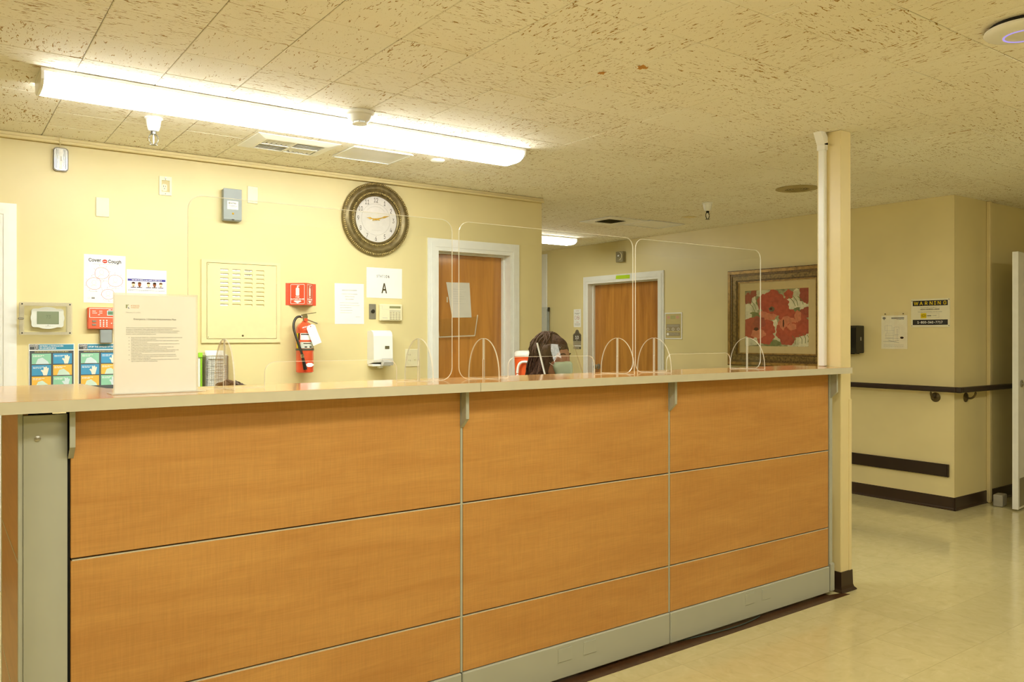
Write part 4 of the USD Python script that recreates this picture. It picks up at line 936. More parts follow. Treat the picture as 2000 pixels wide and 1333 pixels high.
# flower picture
PY0, PY1, PV0, PV1 = 5.172, 4.085, 1.062, 1.985
p = thing('framed_picture', 'large gold framed picture of red and white poppies', 'picture', FAR.pt(-(PY0 + PY1) / 2, PV0))
W_, H_ = PY0 - PY1, PV1 - PV0
fr = FAR.at(-PY0, PV0)
prof = [(0, .010, .030, M_GOLDD), (.010, .036, .040, M_GOLD), (.036, .058, .034, M_GOLDD), (.058, .100, .028, plain('embossed_gold', (150, 124, 68), .36, metal=.35, var=.3, scale=45)), (.100, .112, .020, M_GOLDD), (.112, .124, .014, M_GOLD)]
for a, b, th, mt in prof:
    # four mitred sides for each moulding step
    for side in range(4):
        x0, y0, x1, y1 = a, a, W_ - a, H_ - a; X0, Y0, X1, Y1 = b, b, W_ - b, H_ - b
        q = [[(x0, y0), (x1, y0), (X1, Y0), (X0, Y0)], [(x1, y0), (x1, y1), (X1, Y1), (X1, Y0)], [(x1, y1), (x0, y1), (X0, Y1), (X1, Y1)], [(x0, y1), (x0, y0), (X0, Y0), (X0, Y1)]][side]
        part(p, 'frame_moulding', fr(ext(Polygon(q), th, .001)), mt)
matb = sbox(.124, .124, W_ - .124, H_ - .124)
IX0, IX1, IY0, IY1 = .190, .886, .190, .722
part(p, 'mat_board', fr(ext(matb.difference(sbox(IX0, IY0, IX1, IY1)), .003, .004)), plain('mat_board_cream', (214, 194, 144), .8, .1, var=.02))
part(p, 'canvas', fr(bx(IX0 - .01, IX1 + .01, IY0 - .01, IY1 + .01, .001, .0035)), plain('canvas_pale', (176, 172, 128), .8, .1, var=.25, scale=30))
IW, IH = IX1 - IX0, IY1 - IY0; clip = sbox(IX0, IY0, IX1, IY1)
def blob(cx, cy, rx, ry, seed, n=84, amp=.10, lobes=5):
    r = random.Random(seed); ph = [r.uniform(0, 6.3) for _ in range(4)]
    return Polygon([(IX0 + IW * (cx + rx * (1 + amp * math.sin(lobes * a + ph[0]) + amp * .5 * math.sin((2 * lobes + 1) * a + ph[1])) * math.cos(a)), IY0 + IH * (cy + ry * (1 + amp * math.sin(lobes * a + ph[0]) + amp * .5 * math.sin((2 * lobes + 1) * a + ph[1])) * math.sin(a))) for a in np.linspace(0, 2 * math.pi, n, endpoint=False)]).buffer(0).intersection(clip)
paint = {k: plain('paint_' + k, c, .75, .15, var=.10, scale=26) for k, c in dict(white=(230, 224, 190), white2=(212, 208, 170), green=(136, 142, 92), dgreen=(108, 116, 76), red=(190, 98, 72), red2=(182, 96, 72), red3=(216, 138, 102), dark=(92, 60, 44), pink=(200, 150, 124), eye=(120, 112, 84), maroon=(168, 92, 72)).items()}
lay = []
for k, (c, cx, cy, rx, ry) in enumerate((('white', .10, .70, .12, .22), ('white2', .16, .60, .05, .18), ('green', .12, .55, .16, .06), ('white', .04, .52, .07, .10), ('maroon', .05, .86, .07, .10), ('white2', .30, .95, .16, .06), ('maroon', .14, .95, .05, .07), ('white', .80, .78, .16, .20), ('white2', .86, .88, .10, .10), ('maroon', .95, .90, .09, .16), ('red', .70, .90, .07, .08),
        ('green', .86, .62, .12, .05), ('white', .95, .66, .08, .07), ('maroon', .97, .58, .10, .09), ('white', .47, .30, .10, .16), ('white2', .52, .20, .06, .18), ('white', .08, .10, .14, .10), ('green', .45, .05, .14, .06), ('white', .92, .14, .14, .16), ('white2', .76, .10, .10, .12), ('green', .22, .80, .04, .08))):
    lay.append((c, blob(cx, cy, rx, ry, 100 + k), 0))
for k, (c, cx, cy, rx, ry, l) in enumerate((('red2', .30, .78, .10, .14, 1), ('red', .45, .80, .17, .19, 1), ('red2', .54, .72, .17, .14, 2), ('red3', .38, .56, .15, .10, 1), ('red', .60, .62, .13, .10, 2), ('red', .42, .68, .14, .10, 3), ('eye', .435, .655, .045, .045, 4), ('dark', .425, .66, .022, .022, 5),
        ('red2', .16, .38, .17, .15, 1), ('red', .30, .32, .19, .16, 2), ('red2', .10, .26, .13, .12, 2), ('maroon', .24, .42, .10, .10, 3), ('red3', .22, .22, .12, .08, 3), ('red', .33, .16, .14, .13, 1), ('dark', .185, .305, .04, .03, 4),
        ('red', .72, .48, .17, .15, 1), ('red3', .68, .40, .14, .12, 2), ('red2', .84, .44, .13, .16, 1), ('red', .62, .26, .12, .15, 1), ('red', .80, .28, .17, .13, 2), ('red3', .75, .34, .07, .06, 3), ('red2', .95, .34, .09, .12, 1), ('red3', .84, .52, .05, .10, 3), ('dark', .62, .40, .012, .07, 4), ('red2', .68, .12, .12, .10, 1))):
    lay.append((c, blob(cx, cy, rx, ry, 200 + k, amp=.08), l))
for k, (x0, y0, x1, y1) in enumerate(((.05, .80, .16, .62), (.10, .82, .18, .66), (.70, .86, .80, .70), (.76, .88, .84, .70), (.84, .86, .92, .72), (.86, .20, .90, .05), (.92, .22, .95, .06), (.98, .20, .99, .08), (.76, .18, .80, .04))):
    g = LineString([(IX0 + IW * x0, IY0 + IH * y0), (IX0 + IW * ((x0 + x1) / 2 + .02), IY0 + IH * (y0 + y1) / 2), (IX0 + IW * x1, IY0 + IH * y1)]).buffer(.003).intersection(clip); lay.append(('green', g, 3))
names = {'white': 'white_petals', 'white2': 'white_petals', 'green': 'leaves', 'red': 'red_petals', 'red2': 'red_petals', 'red3': 'red_petals', 'maroon': 'red_petals', 'dark': 'flower_centre', 'eye': 'flower_centre', 'dgreen': 'leaves', 'pink': 'red_petals'}
buck = {}
for k, (c, g, l) in enumerate(lay):
    if not g.is_empty: buck.setdefault(c, []).append(ext(g, .0002, .0036 + .00022 * l + .000004 * k))
for c, ms in buck.items(): part(p, names[c], fr(cat3(ms)), paint[c])
part(p, 'glass', fr(([(.116, .116, .0092), (W_ - .116, .116, .0092), (W_ - .116, H_ - .116, .0092), (.116, H_ - .116, .0092)], [(0, 1, 2), (0, 2, 3)])), pane('picture_glass', (1, 1, 1), 1.25, .05))
# towel dispenser, map, warning sign
p = thing('towel_dispenser', 'black paper towel dispenser on the far wall behind the column', 'towel dispenser', FAR.pt(-3.92, 1.20))
sp = Polygon([(0.0008, 1.205), (0.0008, 1.435), (.10, 1.437), (.118, 1.42), (.122, 1.25), (.11, 1.205)]); e = ext(sp.buffer(-.01).buffer(.01, quad_segs=4), .27); e.apply_transform(np.array([[0, 0, 1, -4.030], [0, 1, 0, 0], [1, 0, 0, 0], [0, 0, 0, 1.0]])); e.invert()
part(p, 'body', FAR(e), plain('smoke_black_plastic', (26, 26, 24), .15, var=.02), smooth=30); part(p, 'feed_slot', FAR(bx(-4.0, -3.79, 1.196, 1.206, .02, .09, .002)), M_BLACK); part(p, 'side_key', FAR(bx(-3.762, -3.757, 1.31, 1.34, .04, .06, .001)), M_STEEL)
p, s = sheet_thing('evacuation_map', 'faded paper floor plan in a clear sleeve beside the warning sign', 'map', FAR, -3.606, 1.243, .219, .274, 0)
s.ell(M_INKG, .024, .253, .014, .010); s.rect(M_INKG, .022, .236, .027, .25); s.rect(M_INKG, .085, .246, .192, .258); s.words(M_INKG, .13, .19, .238, .004, 91)
for x0, y0, x1, y1 in ((.03, .15, .09, .19), (.04, .09, .10, .13), (.05, .13, .05, .2), (.11, .12, .15, .18), (.03, .11, .15, .11), (.10, .06, .10, .18), (.13, .08, .14, .16), (.07, .15, .11, .15), (.03, .085, .16, .085)):
    s.poly(M_INKL, LineString([(x0, y0), (x1, y0), (x1, y1), (x0, y1), (x0, y0 + .0001)]).buffer(.0009))
s.poly(M_INKG, LineString([(.015, .062), (.10, .060), (.15, .05)]).buffer(.0010)); s.poly(M_INKG, LineString([(.06, .072), (.10, .060), (.15, .072)]).buffer(.0010))
s.ell(M_INK, .174, .092, .015, .0085); s.words(M_INKL, .02, .19, .030, .003, 93); s.words(M_INKL, .02, .19, .018, .003, 94)
s.done(p, plain('aged_paper', (244, 238, 214), .6, .3, var=.03))
part(p, 'clear_sleeve', FAR(bx(-3.612, -3.382, 1.238, 1.545, .0030, .0034)), M_GLASS)
for y in (3.572, 3.42): part(p, 'tack', FAR(mv(lathe([(0, 0), (.005, 0), (.005, .003), (.003, .006), (0, .0065)], 12), -y, 1.530, .0034)), M_BRONZE, smooth=40)
p, s = sheet_thing('warning_sign', 'white WARNING video surveillance sign with black bands and yellow letters', 'sign', FAR, -3.356, 1.4185, .304, .226, 0, t=.002)
yl = I('warning_yellow', (226, 200, 30))
s.rect(M_BLACK, .014, .170, .288, .212, name='black_band'); s.rect(M_BLACK, .014, .018, .288, .060, name='black_band')
for k, ch in enumerate('WARNING'): s.text(yl, ch, (.0406, .0815, .1212, .160, .191, .2225, .266)[k], .1775, .027, 2, True)
s.text(M_INKG, 'THIS PROPERTY IS SUBJECT TO', .15, .153, .0075, squash=.95); s.text(M_INK, 'VIDEO SURVEILLANCE', .15, .1365, .0105, bold=True, squash=.95); s.text(M_INKG, 'YOU MAY BE MONITORED AND RECORDED', .15, .1175, .0070, squash=.95)
s.rect(yl, .078, .072, .122, .112, name='logo'); s.ell(M_INK, .100, .092, .019, .010, 2, ring=.002); s.ell(M_INK, .100, .092, .012, .005, 2, ring=.0015)
P = sbox(.122, .074, .222, .110); s.poly(M_INKL, P.difference(P.buffer(-.0016)), name='logo'); s.text(M_INK, 'CAMERA', .128, .088, .0072, bold=True, align='l', squash=.8); s.text(M_INKG, 'GUARD', .172, .088, .0072, align='l', squash=.9)
s.text(M_PAPER, '1-800-340-7717', .150, .0305, .0175, 2, squash=.92, bold=True)
for u, v in ((.007, .212), (.296, .217), (.007, .012), (.296, .012)): s.ell(M_INK, u, v, .0032, .0032, 1, name='nail_head')
s.done(p, plain('sign_white', (232, 226, 196), .4, var=.02), name='plate')
# handrail
RX, RZ = XF - .075, .938
p = thing('handrail', 'dark brown handrail running along the far wall and around its corner', 'handrail', (RX, 3.5, RZ))
prof = rrect(-.022, -.021, .022, .021, .012)
def sweep_y(x, y0, y1): e = ext(prof, abs(y1 - y0)); e.apply_transform(np.array([[1, 0, 0, x], [0, 0, 1, min(y0, y1)], [0, 1, 0, RZ], [0, 0, 0, 1.0]])); e.invert(); return e
def sweep_x(y, x0, x1): e = ext(prof, abs(x1 - x0)); e.apply_transform(np.array([[0, 0, 1, min(x0, x1)], [1, 0, 0, y], [0, 1, 0, RZ], [0, 0, 0, 1.0]])); return e
YH = YR - .075
part(p, 'rail', sweep_y(RX, YH + .02, 5.95), M_BROWN, smooth=30); part(p, 'rail', sweep_x(YH, RX + .02, 9.2), M_BROWN, smooth=30)
part(p, 'corner_joint', rbox(RX - .0225, RX + .022, YH - .0225, YH + .022, RZ - .0215, RZ + .0215, .010), M_BROWN, smooth=40)
IRON = plain('bronze_bracket', (92, 78, 44), .4, metal=.4)
disc = lathe([(0, .016), (.016, .014), (.034, .008), (.038, .003), (.038, .0006), (0, .0006)][::-1], 28)
def bracket_rail(fr, u, v):
    part(p, 'bracket', cat3([fr(mv(disc, u, v, 0)), tube(spline([fr.pt(u, v, .012), fr.pt(u, v - .004, .045), fr.pt(u, v + .025, .072), fr.pt(u, RZ - .021, .075)], 12), .008, 10)]), IRON, smooth=40, label='bronze handrail bracket with round rosette')
bracket_rail(FAR, -3.162, .868); bracket_rail(RET, 6.56, .868); bracket_rail(FAR, -4.6, .868); bracket_rail(RET, 8.2, .868)
p = thing('wall_bumper', 'flat dark brown bumper board low on the far wall', 'bumper rail', FAR.pt(-4.5, .255))
part(p, 'board', FAR(bx(-5.95, -3.066, .255, .352, .0006, .022, .004)), M_BROWN); part(p, 'end_cap', FAR(bx(-3.066, -3.056, .254, .353, .0006, .023, .003)), M_BROWN)
# corridor cabinet glimpsed past the end of the wall
p = thing('tall_cabinet', 'pale grey tall cabinet glimpsed at the corridor wall past the station corner', 'cabinet', FAR.pt(-8.5, 0))
part(p, 'body', FAR(bx(-8.60, -8.02, .005, 1.715, .021, .06, .004)), plain('pale_grey_enamel', (206, 210, 206), .4, var=.03)); part(p, 'edge_strip', FAR(bx(-8.019, -8.010, .01, 1.69, .022, .058, .001)), M_GBOX); part(p, 'catch', FAR(bx(-8.012, -7.995, 1.66, 1.712, .025, .05, .002)), M_BLACK)
# open white door at the right edge
p = thing('open_door', 'white door standing open at the right edge of the picture', 'door', (6.76, 2.72, 0))
a = math.radians(7); fdr = Frame((6.752, 2.720, 0), (math.cos(a), math.sin(a), 0))
part(p, 'leaf', fdr(bx(0, .92, .012, 2.00, -.042, 0, .002)), M_WHITE)
part(p, 'kick_plate', fdr(bx(.03, .89, .03, .25, .0003, .0015, .0003)), M_STEEL)
part(p, 'lever', fdr(cat3([mv(cyl(.028, .010, 20, .002), .07, .98, .0003), bx(.07, .18, .972, .988, .04, .055, .004), mv(cyl(.009, .05, 12), .07, .98, .005)])), M_STEEL, smooth=30)
for v in (.2, 1.0, 1.8): part(p, 'hinge', fdr(mv(rot(cyl(.009, .1, 12), -90, (1, 0, 0)), .928, v, -.021)), M_STEEL, smooth=40)
p = thing('door_holder', 'small grey metal door holder on the floor behind the open white door', 'door holder', (6.86, 2.89, 0))
part(p, 'case', rot(rbox(6.80, 6.92, 2.86, 2.93, .001, .095, .010), 7, (0, 0, 1), (6.86, 2.89, 0)), plain('holder_grey', (160, 154, 136), .45), smooth=40)
for k, (u, v) in enumerate(((.03, .075), (.10, .075), (.10, .022))): part(p, 'screw', Frame((6.797, 2.858, 0), (math.cos(a), math.sin(a), 0)).at(0, 0, 0)(mv(lathe([(0, 0), (.005, 0), (.005, .0012), (0, .0018)], 12), u, v, .0008)), M_BLACK, smooth=40)

# ------------------------------------------------------------------ ceiling fittings
def down(m, x, y): m = tm(m).copy(); m.apply_transform(np.array([[1, 0, 0, x], [0, -1, 0, y], [0, 0, -1, H - .0008], [0, 0, 0, 1.0]])); return m      # z of m points down from the ceiling
def sprinkler(x, y, label, cup, metal):
    p = thing('sprinkler', label, 'sprinkler', (x, y, H - .15))
    part(p, 'cup', down(lathe([(0, 0), (.042, 0), (.044, .006), (.036, .012), (.032, .04), (.026, .062), (.020, .068), (0, .068)], 28), x, y), cup, smooth=40)
    part(p, 'nipple', down(mv(cyl(.013, .016, 6, .002), 0, 0, .068), x, y), metal)
    for s in (-1, 1): part(p, 'frame_arm', down(tube(spline([(s * .010, 0, .082), (s * .021, 0, .098), (s * .018, 0, .120), (s * .005, 0, .134)], 12), .0026, 8), x, y), metal, smooth=40)
    part(p, 'glass_bulb', down(tube([(0, 0, .084), (0, 0, .095), (0, 0, .118), (0, 0, .130)], [.002, .0036, .0036, .002], 10), x, y), M_WPLAS, smooth=40)
    teeth = Polygon([((.019 if k % 2 else .014) * math.cos(t), (.019 if k % 2 else .014) * math.sin(t)) for k, t in enumerate(np.linspace(0, 2 * math.pi, 32, endpoint=False))])
    part(p, 'deflector', down(ext(teeth, .0016, .1345), x, y), metal)
sprinkler(.885, 4.285, 'chrome fire sprinkler with white cup hanging near the long light', M_WPLAS, plain('worn_pewter', (120, 118, 108), .35, metal=.6))
sprinkler(5.125, 4.38, 'black fire sprinkler with white cup hanging beyond the counter', M_WPLAS, M_BLACK)
p = thing('smoke_detector', 'round white smoke detector beside the long light', 'smoke detector', (1.665, 3.60, H - .06))
part(p, 'base', down(lathe([(0, 0), (.067, 0), (.070, .004), (.070, .016), (.062, .022), (0, .022)], 40), 1.672, 3.585), M_WPLAS, smooth=40)
part(p, 'head', down(lathe([(0, .022), (.061, .022), (.056, .034), (.044, .046), (.038, .050), (0, .050)], 40), 1.672, 3.585), M_WPLAS, smooth=40)
for k in range(6):
    t = k * math.pi / 3; part(p, 'vent_post', down(bx(-.003 + .035 * math.cos(t), .003 + .035 * math.cos(t), -.003 + .035 * math.sin(t), .003 + .035 * math.sin(t), .0505, .058, .001), 1.672, 3.585), M_WPLAS)
part(p, 'cap', down(mv(lathe([(0, 0), (.038, 0), (.036, .004), (0, .006)], 32), 0, 0, .058), 1.672, 3.585), M_WPLAS, smooth=40)
def diffuser(x0, x1, y0, y1, label, dark):
    p = thing('air_vent', label, 'air vent', ((x0 + x1) / 2, (y0 + y1) / 2, H - .02)); cx, cy, w, d = (x0 + x1) / 2, (y0 + y1) / 2, x1 - x0, y1 - y0
    f = sbox(-w / 2, -d / 2, w / 2, d / 2).difference(sbox(-w / 2 + .07, -d / 2 + .07, w / 2 - .07, d / 2 - .07))
    fb = []
    for k in range(4):                        # bevelled frame: it slopes down from the ceiling to the blades
        c, s_ = [(1, 0), (0, 1), (-1, 0), (0, -1)][k]; A, B = (w / 2, d / 2) if k % 2 == 0 else (d / 2, w / 2)
        q = [(A, -B, 0), (A, B, 0), (A - .004, -B + .004, .003), (A - .004, B - .004, .003), (A - .055, -B + .055, .016), (A - .055, B - .055, .016), (A - .07, -B + .07, .016), (A - .07, B - .07, .016), (A - .07, -B + .07, 0), (A - .07, B - .07, 0)]
        fb.append(Manifold.hull_points(np.array([(c * x - s_ * y, s_ * x + c * y, z) for x, y, z in q])))
    part(p, 'frame', down(cat3(fb), cx, cy), M_WHITE)
    part(p, 'duct_opening', down(bx(-w / 2 + .069, w / 2 - .069, -d / 2 + .069, d / 2 - .069, .0003, .0012), cx, cy), dark)
    a, b = w / 2 - .07, d / 2 - .07
    # four fields of slanted blades, alternating direction
    for (qx0, qx1, qy0, qy1, horiz) in ((-a, 0, -b, 0, True), (0, a, -b, 0, False), (-a, 0, 0, b, False), (0, a, 0, b, True)):
        n = 6
        for k in range(n):
            if horiz:
                yy = qy0 + (k + .5) * (qy1 - qy0) / n; m = rot(bx(qx0 + .004, qx1 - .004, yy - .008, yy + .008, .008, .0092), 38, (1, 0, 0), (0, yy, .009))
            else:
                xx = qx0 + (k + .5) * (qx1 - qx0) / n; m = rot(bx(xx - .008, xx + .008, qy0 + .004, qy1 - .004, .008, .0092), -38, (0, 1, 0), (xx, 0, .009))
            part(p, 'blade', down(m, cx, cy), M_WHITE)
    part(p, 'divider', down(bx(-a, a, -.006, .006, .0075, .016, .001), cx, cy), M_WHITE); part(p, 'divider', down(bx(-.006, .006, -b, b, .0075, .0158, .001), cx, cy), M_WHITE)
diffuser(1.40, 1.875, 4.255, 4.63, 'white louvred air vent in the ceiling beside the long light', plain('duct_grey', (120, 114, 92), .7))
p = thing('air_vent', 'white ceiling plate with a dark slatted vent near the corridor light', 'air vent', (5.23, 5.6, H - .02))
f = sbox(4.985, 5.385, 5.475, 5.815).difference(sbox(5.075, 5.50, 5.29, 5.70)); part(p, 'plate', mv(ext(f, .006), 0, 0, H - .0075), M_WHITE)
part(p, 'duct_opening', bx(5.074, 5.291, 5.499, 5.701, H - .0016, H - .0008), M_DGREY)
for k in range(9): part(p, 'slat', rot(bx(5.078, 5.287, 5.503 + k * .0245, 5.519 + k * .0245, H - .0068, H - .0058), 30, (1, 0, 0), (5.18, 5.511 + k * .0245, H - .006)), plain('slat_grey', (128, 120, 90), .5))
def ceil_plate(x0, x1, y0, y1, label, name='access_panel', lip=True):
    p = thing(name, label, 'ceiling panel', ((x0 + x1) / 2, (y0 + y1) / 2, H - .01))
    part(p, 'panel', bx(x0 + .004, x1 - .004, y0 + .004, y1 - .004, H - .006, H - .0008, .001), M_WPLAS)
    f = sbox(x0, y0, x1, y1).difference(sbox(x0 + .012, y0 + .012, x1 - .012, y1 - .012)); part(p, 'frame', mv(ext(f, .004), 0, 0, H - .0105), M_WHITE)
ceil_plate(1.94, 2.325, 4.235, 4.555, 'white framed access panel in the ceiling right of the louvred vent')
ceil_plate(5.45, 5.92, 5.34, 5.70, 'plain white ceiling panel beside the dark slatted vent')
single('ceiling_disc', down(lathe([(0, 0), (.045, 0), (.045, .004), (.038, .012), (.02, .016), (0, .017)], 32), 2.52, 4.285), M_WPLAS, 'small white round disc on the ceiling next to the right end of the long light', 'ceiling disc', smooth=40)
single('ceiling_patch', bx(5.545, 5.655, 4.955, 5.045, H - .005, H - .0008, .002), M_CREAM, 'small cream square plate on the ceiling past the black sprinkler', 'ceiling plate')
p = thing('ceiling_speaker', 'round tan ceiling speaker left of the column top', 'speaker', (5.168, 3.572, H - .01))
TAN = plain('speaker_tan', (176, 160, 110), .5)
part(p, 'rim', down(lathe([(.085, .0), (.150, .0), (.152, .003), (.140, .006), (.090, .010), (.085, .008), (.085, .0)], 56), 5.168, 3.572), TAN, smooth=40)
part(p, 'grille', down(lathe([(0, .001), (.088, .001), (.088, .006), (.06, .0045), (0, .004)], 48), 5.168, 3.572), plain('grille_olive', (122, 110, 72), .7))
for rr in (.02, .04, .06, .078): part(p, 'grille_ring', down(lathe([(rr - .003, .0045), (rr, .0068), (rr + .003, .0045), (rr - .003, .0045)], 40), 5.168, 3.572), TAN, smooth=40)
for k in range(4): part(p, 'screw', down(mv(lathe([(0, 0), (.004, 0), (.003, .002), (0, .0022)], 10), .135 * math.cos(.6 + k * 1.571), .135 * math.sin(.6 + k * 1.571), .0055), 5.168, 3.572), M_STEEL, smooth=40)
p = thing('wifi_access_point', 'round white wireless access point on the ceiling at the top right', 'access point', (3.085, 1.225, H - .05))
part(p, 'mount', down(lathe([(0, 0), (.105, 0), (.105, .0122), (0, .0122)], 48), 3.085, 1.225), M_BLACK, smooth=40)
part(p, 'shell', down(lathe([(0, .0125), (.112, .0125), (.121, .016), (.123, .022), (.118, .028), (.10, .034), (.062, .039), (.060, .0385), (.0, .041)], 64), 3.085, 1.225), M_WPLAS, smooth=40)
part(p, 'light_ring', down(lathe([(.058, .038), (.064, .038), (.064, .0405), (.058, .0408), (.058, .038)], 64), 3.085, 1.225), emit('violet_ring', (.55, .42, .95), .45), smooth=40, label='faint violet light ring')

# ------------------------------------------------------------------ behind the counter: desk, cart, cooler, chairs, people
p = thing('work_desk', 'long staff desk behind the reception counter', 'desk', (2.0, 2.75, 0))
part(p, 'desktop', bx(.62, 3.70, 2.505, 2.72, .72, .745, .003), M_DESK)
for x in (.64, 1.60, 2.65, 3.66): part(p, 'leg', bx(x, x + .03, 2.54, 2.70, .001, .7195, .003), M_GREY)
p = thing('supply_cart', 'grey supply cart under the orange drink cooler', 'cart', (3.42, 4.58, 0))
part(p, 'body', bx(3.22, 3.66, 4.40, 4.78, .09, .93, .006), M_GBOX); part(p, 'top', bx(3.205, 3.675, 4.385, 4.795, .9305, .955, .006), M_GREY)
for z in (.12, .32, .52, .72): part(p, 'drawer', bx(3.235, 3.645, 4.385, 4.3995, z, z + .18, .004), M_WPLAS); part(p, 'handle', bx(3.38, 3.50, 4.372, 4.3845, z + .12, z + .132, .003), M_STEEL)
for x in (3.27, 3.61):
    for y in (4.45, 4.73): part(p, 'caster', mv(rot(cyl(.042, .03, 18, .004), 90, (0, 1, 0)), x - .015, y, .0435), M_BLACK, smooth=40)
JX, JY, JZ = 3.425, 4.56, .9555
p = thing('drink_cooler', 'orange drink cooler with white lid and white handle behind the counter', 'cooler', (JX, JY, JZ))
J = lambda m: mv(m, JX, JY, JZ)
part(p, 'body', J(lathe([(0, 0), (.080, 0), (.086, .006), (.094, .20), (.096, .225), (.094, .232), (.097, .238), (.097, .250), (0, .250)], 40)), M_ORANGE, smooth=40)
part(p, 'lid', J(lathe([(0, .2505), (.0985, .2505), (.0995, .256), (.0985, .272), (.086, .288), (.05, .292), (0, .292)], 40)), M_WPLAS, smooth=40)
rr_ = RT; nx, ny = -.72, -.69
hd = [(JX + nx * .094 + .055 * ny * s * -1, JY + ny * .094 + .055 * nx * s, JZ + z) for s, z in ((-1, .10), (-.95, .175), (-.6, .208), (0, .214), (.6, .208), (.95, .175), (1, .10))]
hd = [(a + nx * .018, b + ny * .018, c) for a, b, c in hd]
part(p, 'handle', tube(spline(hd, 30), .009, 10), M_WPLAS, smooth=40, label='white D-shaped carry handle')
part(p, 'handle_base', tube([hd[0], hd[-1]], .009, 10), M_WPLAS, smooth=40)
part(p, 'handle_mount', tm(Manifold.hull_points(np.array([(x - nx * d, y - ny * d, z + k) for x, y, z in (hd[0], hd[-1]) for d in (0, .022) for k in (-.008, .008)]))), M_WPLAS)

def office_chair(label, x, y, rz):
    p = thing('office_chair', label, 'office chair', (x, y, 0), rotz=rz)
    c, s_ = math.cos(math.radians(rz)), math.sin(math.radians(rz)); T = np.array([[c, -s_, 0, x], [s_, c, 0, y], [0, 0, 1, 0], [0, 0, 0, 1.0]])
    def A(m): m = tm(m).copy(); m.apply_transform(T); return m
    part(p, 'seat', A(rbox(-.22, .24, -.24, .24, .384, .4545, .03)), M_CHAIRF, smooth=40)
    part(p, 'backrest', A(rbox(-.30, -.24, -.21, .21, .58, .98, .028)), M_CHAIRF, smooth=40)
    part(p, 'back_stem', A(cat3([bx(-.275, -.255, -.03, .03, .365, .60, .004), bx(-.275, -.10, -.03, .03, .365, .383, .004)])), M_BLACK)
    part(p, 'gas_column', A(mv(cyl(.03, .284, 20), 0, 0, .099)), M_BLACK, smooth=40)
    for k in range(5):
        t = k * 2 * math.pi / 5; part(p, 'base_leg', A(tube([(0, 0, .095), (.27 * math.cos(t), .27 * math.sin(t), .07)], [.024, .016], 10)), M_BLACK, smooth=40)
        part(p, 'caster', A(mv(trimesh.creation.icosphere(2, .028), .27 * math.cos(t), .27 * math.sin(t), .029)), M_BLACK, smooth=True)
    return T
def bones(chains, n=14):
    ms = []
    for ch in chains:
        for (a, ra), (b, rb) in zip(ch, ch[1:]):
            ms.append(Manifold.batch_hull([Manifold.sphere(ra, n).translate(a), Manifold.sphere(rb, n).translate(b)]))
    return Manifold.batch_boolean(ms, m3.OpType.Add)
def smoothmesh(m, L, it=8):
    t = tm(m.refine_to_length(L)); t.merge_vertices(); trimesh.smoothing.filter_taubin(t, iterations=it); return t
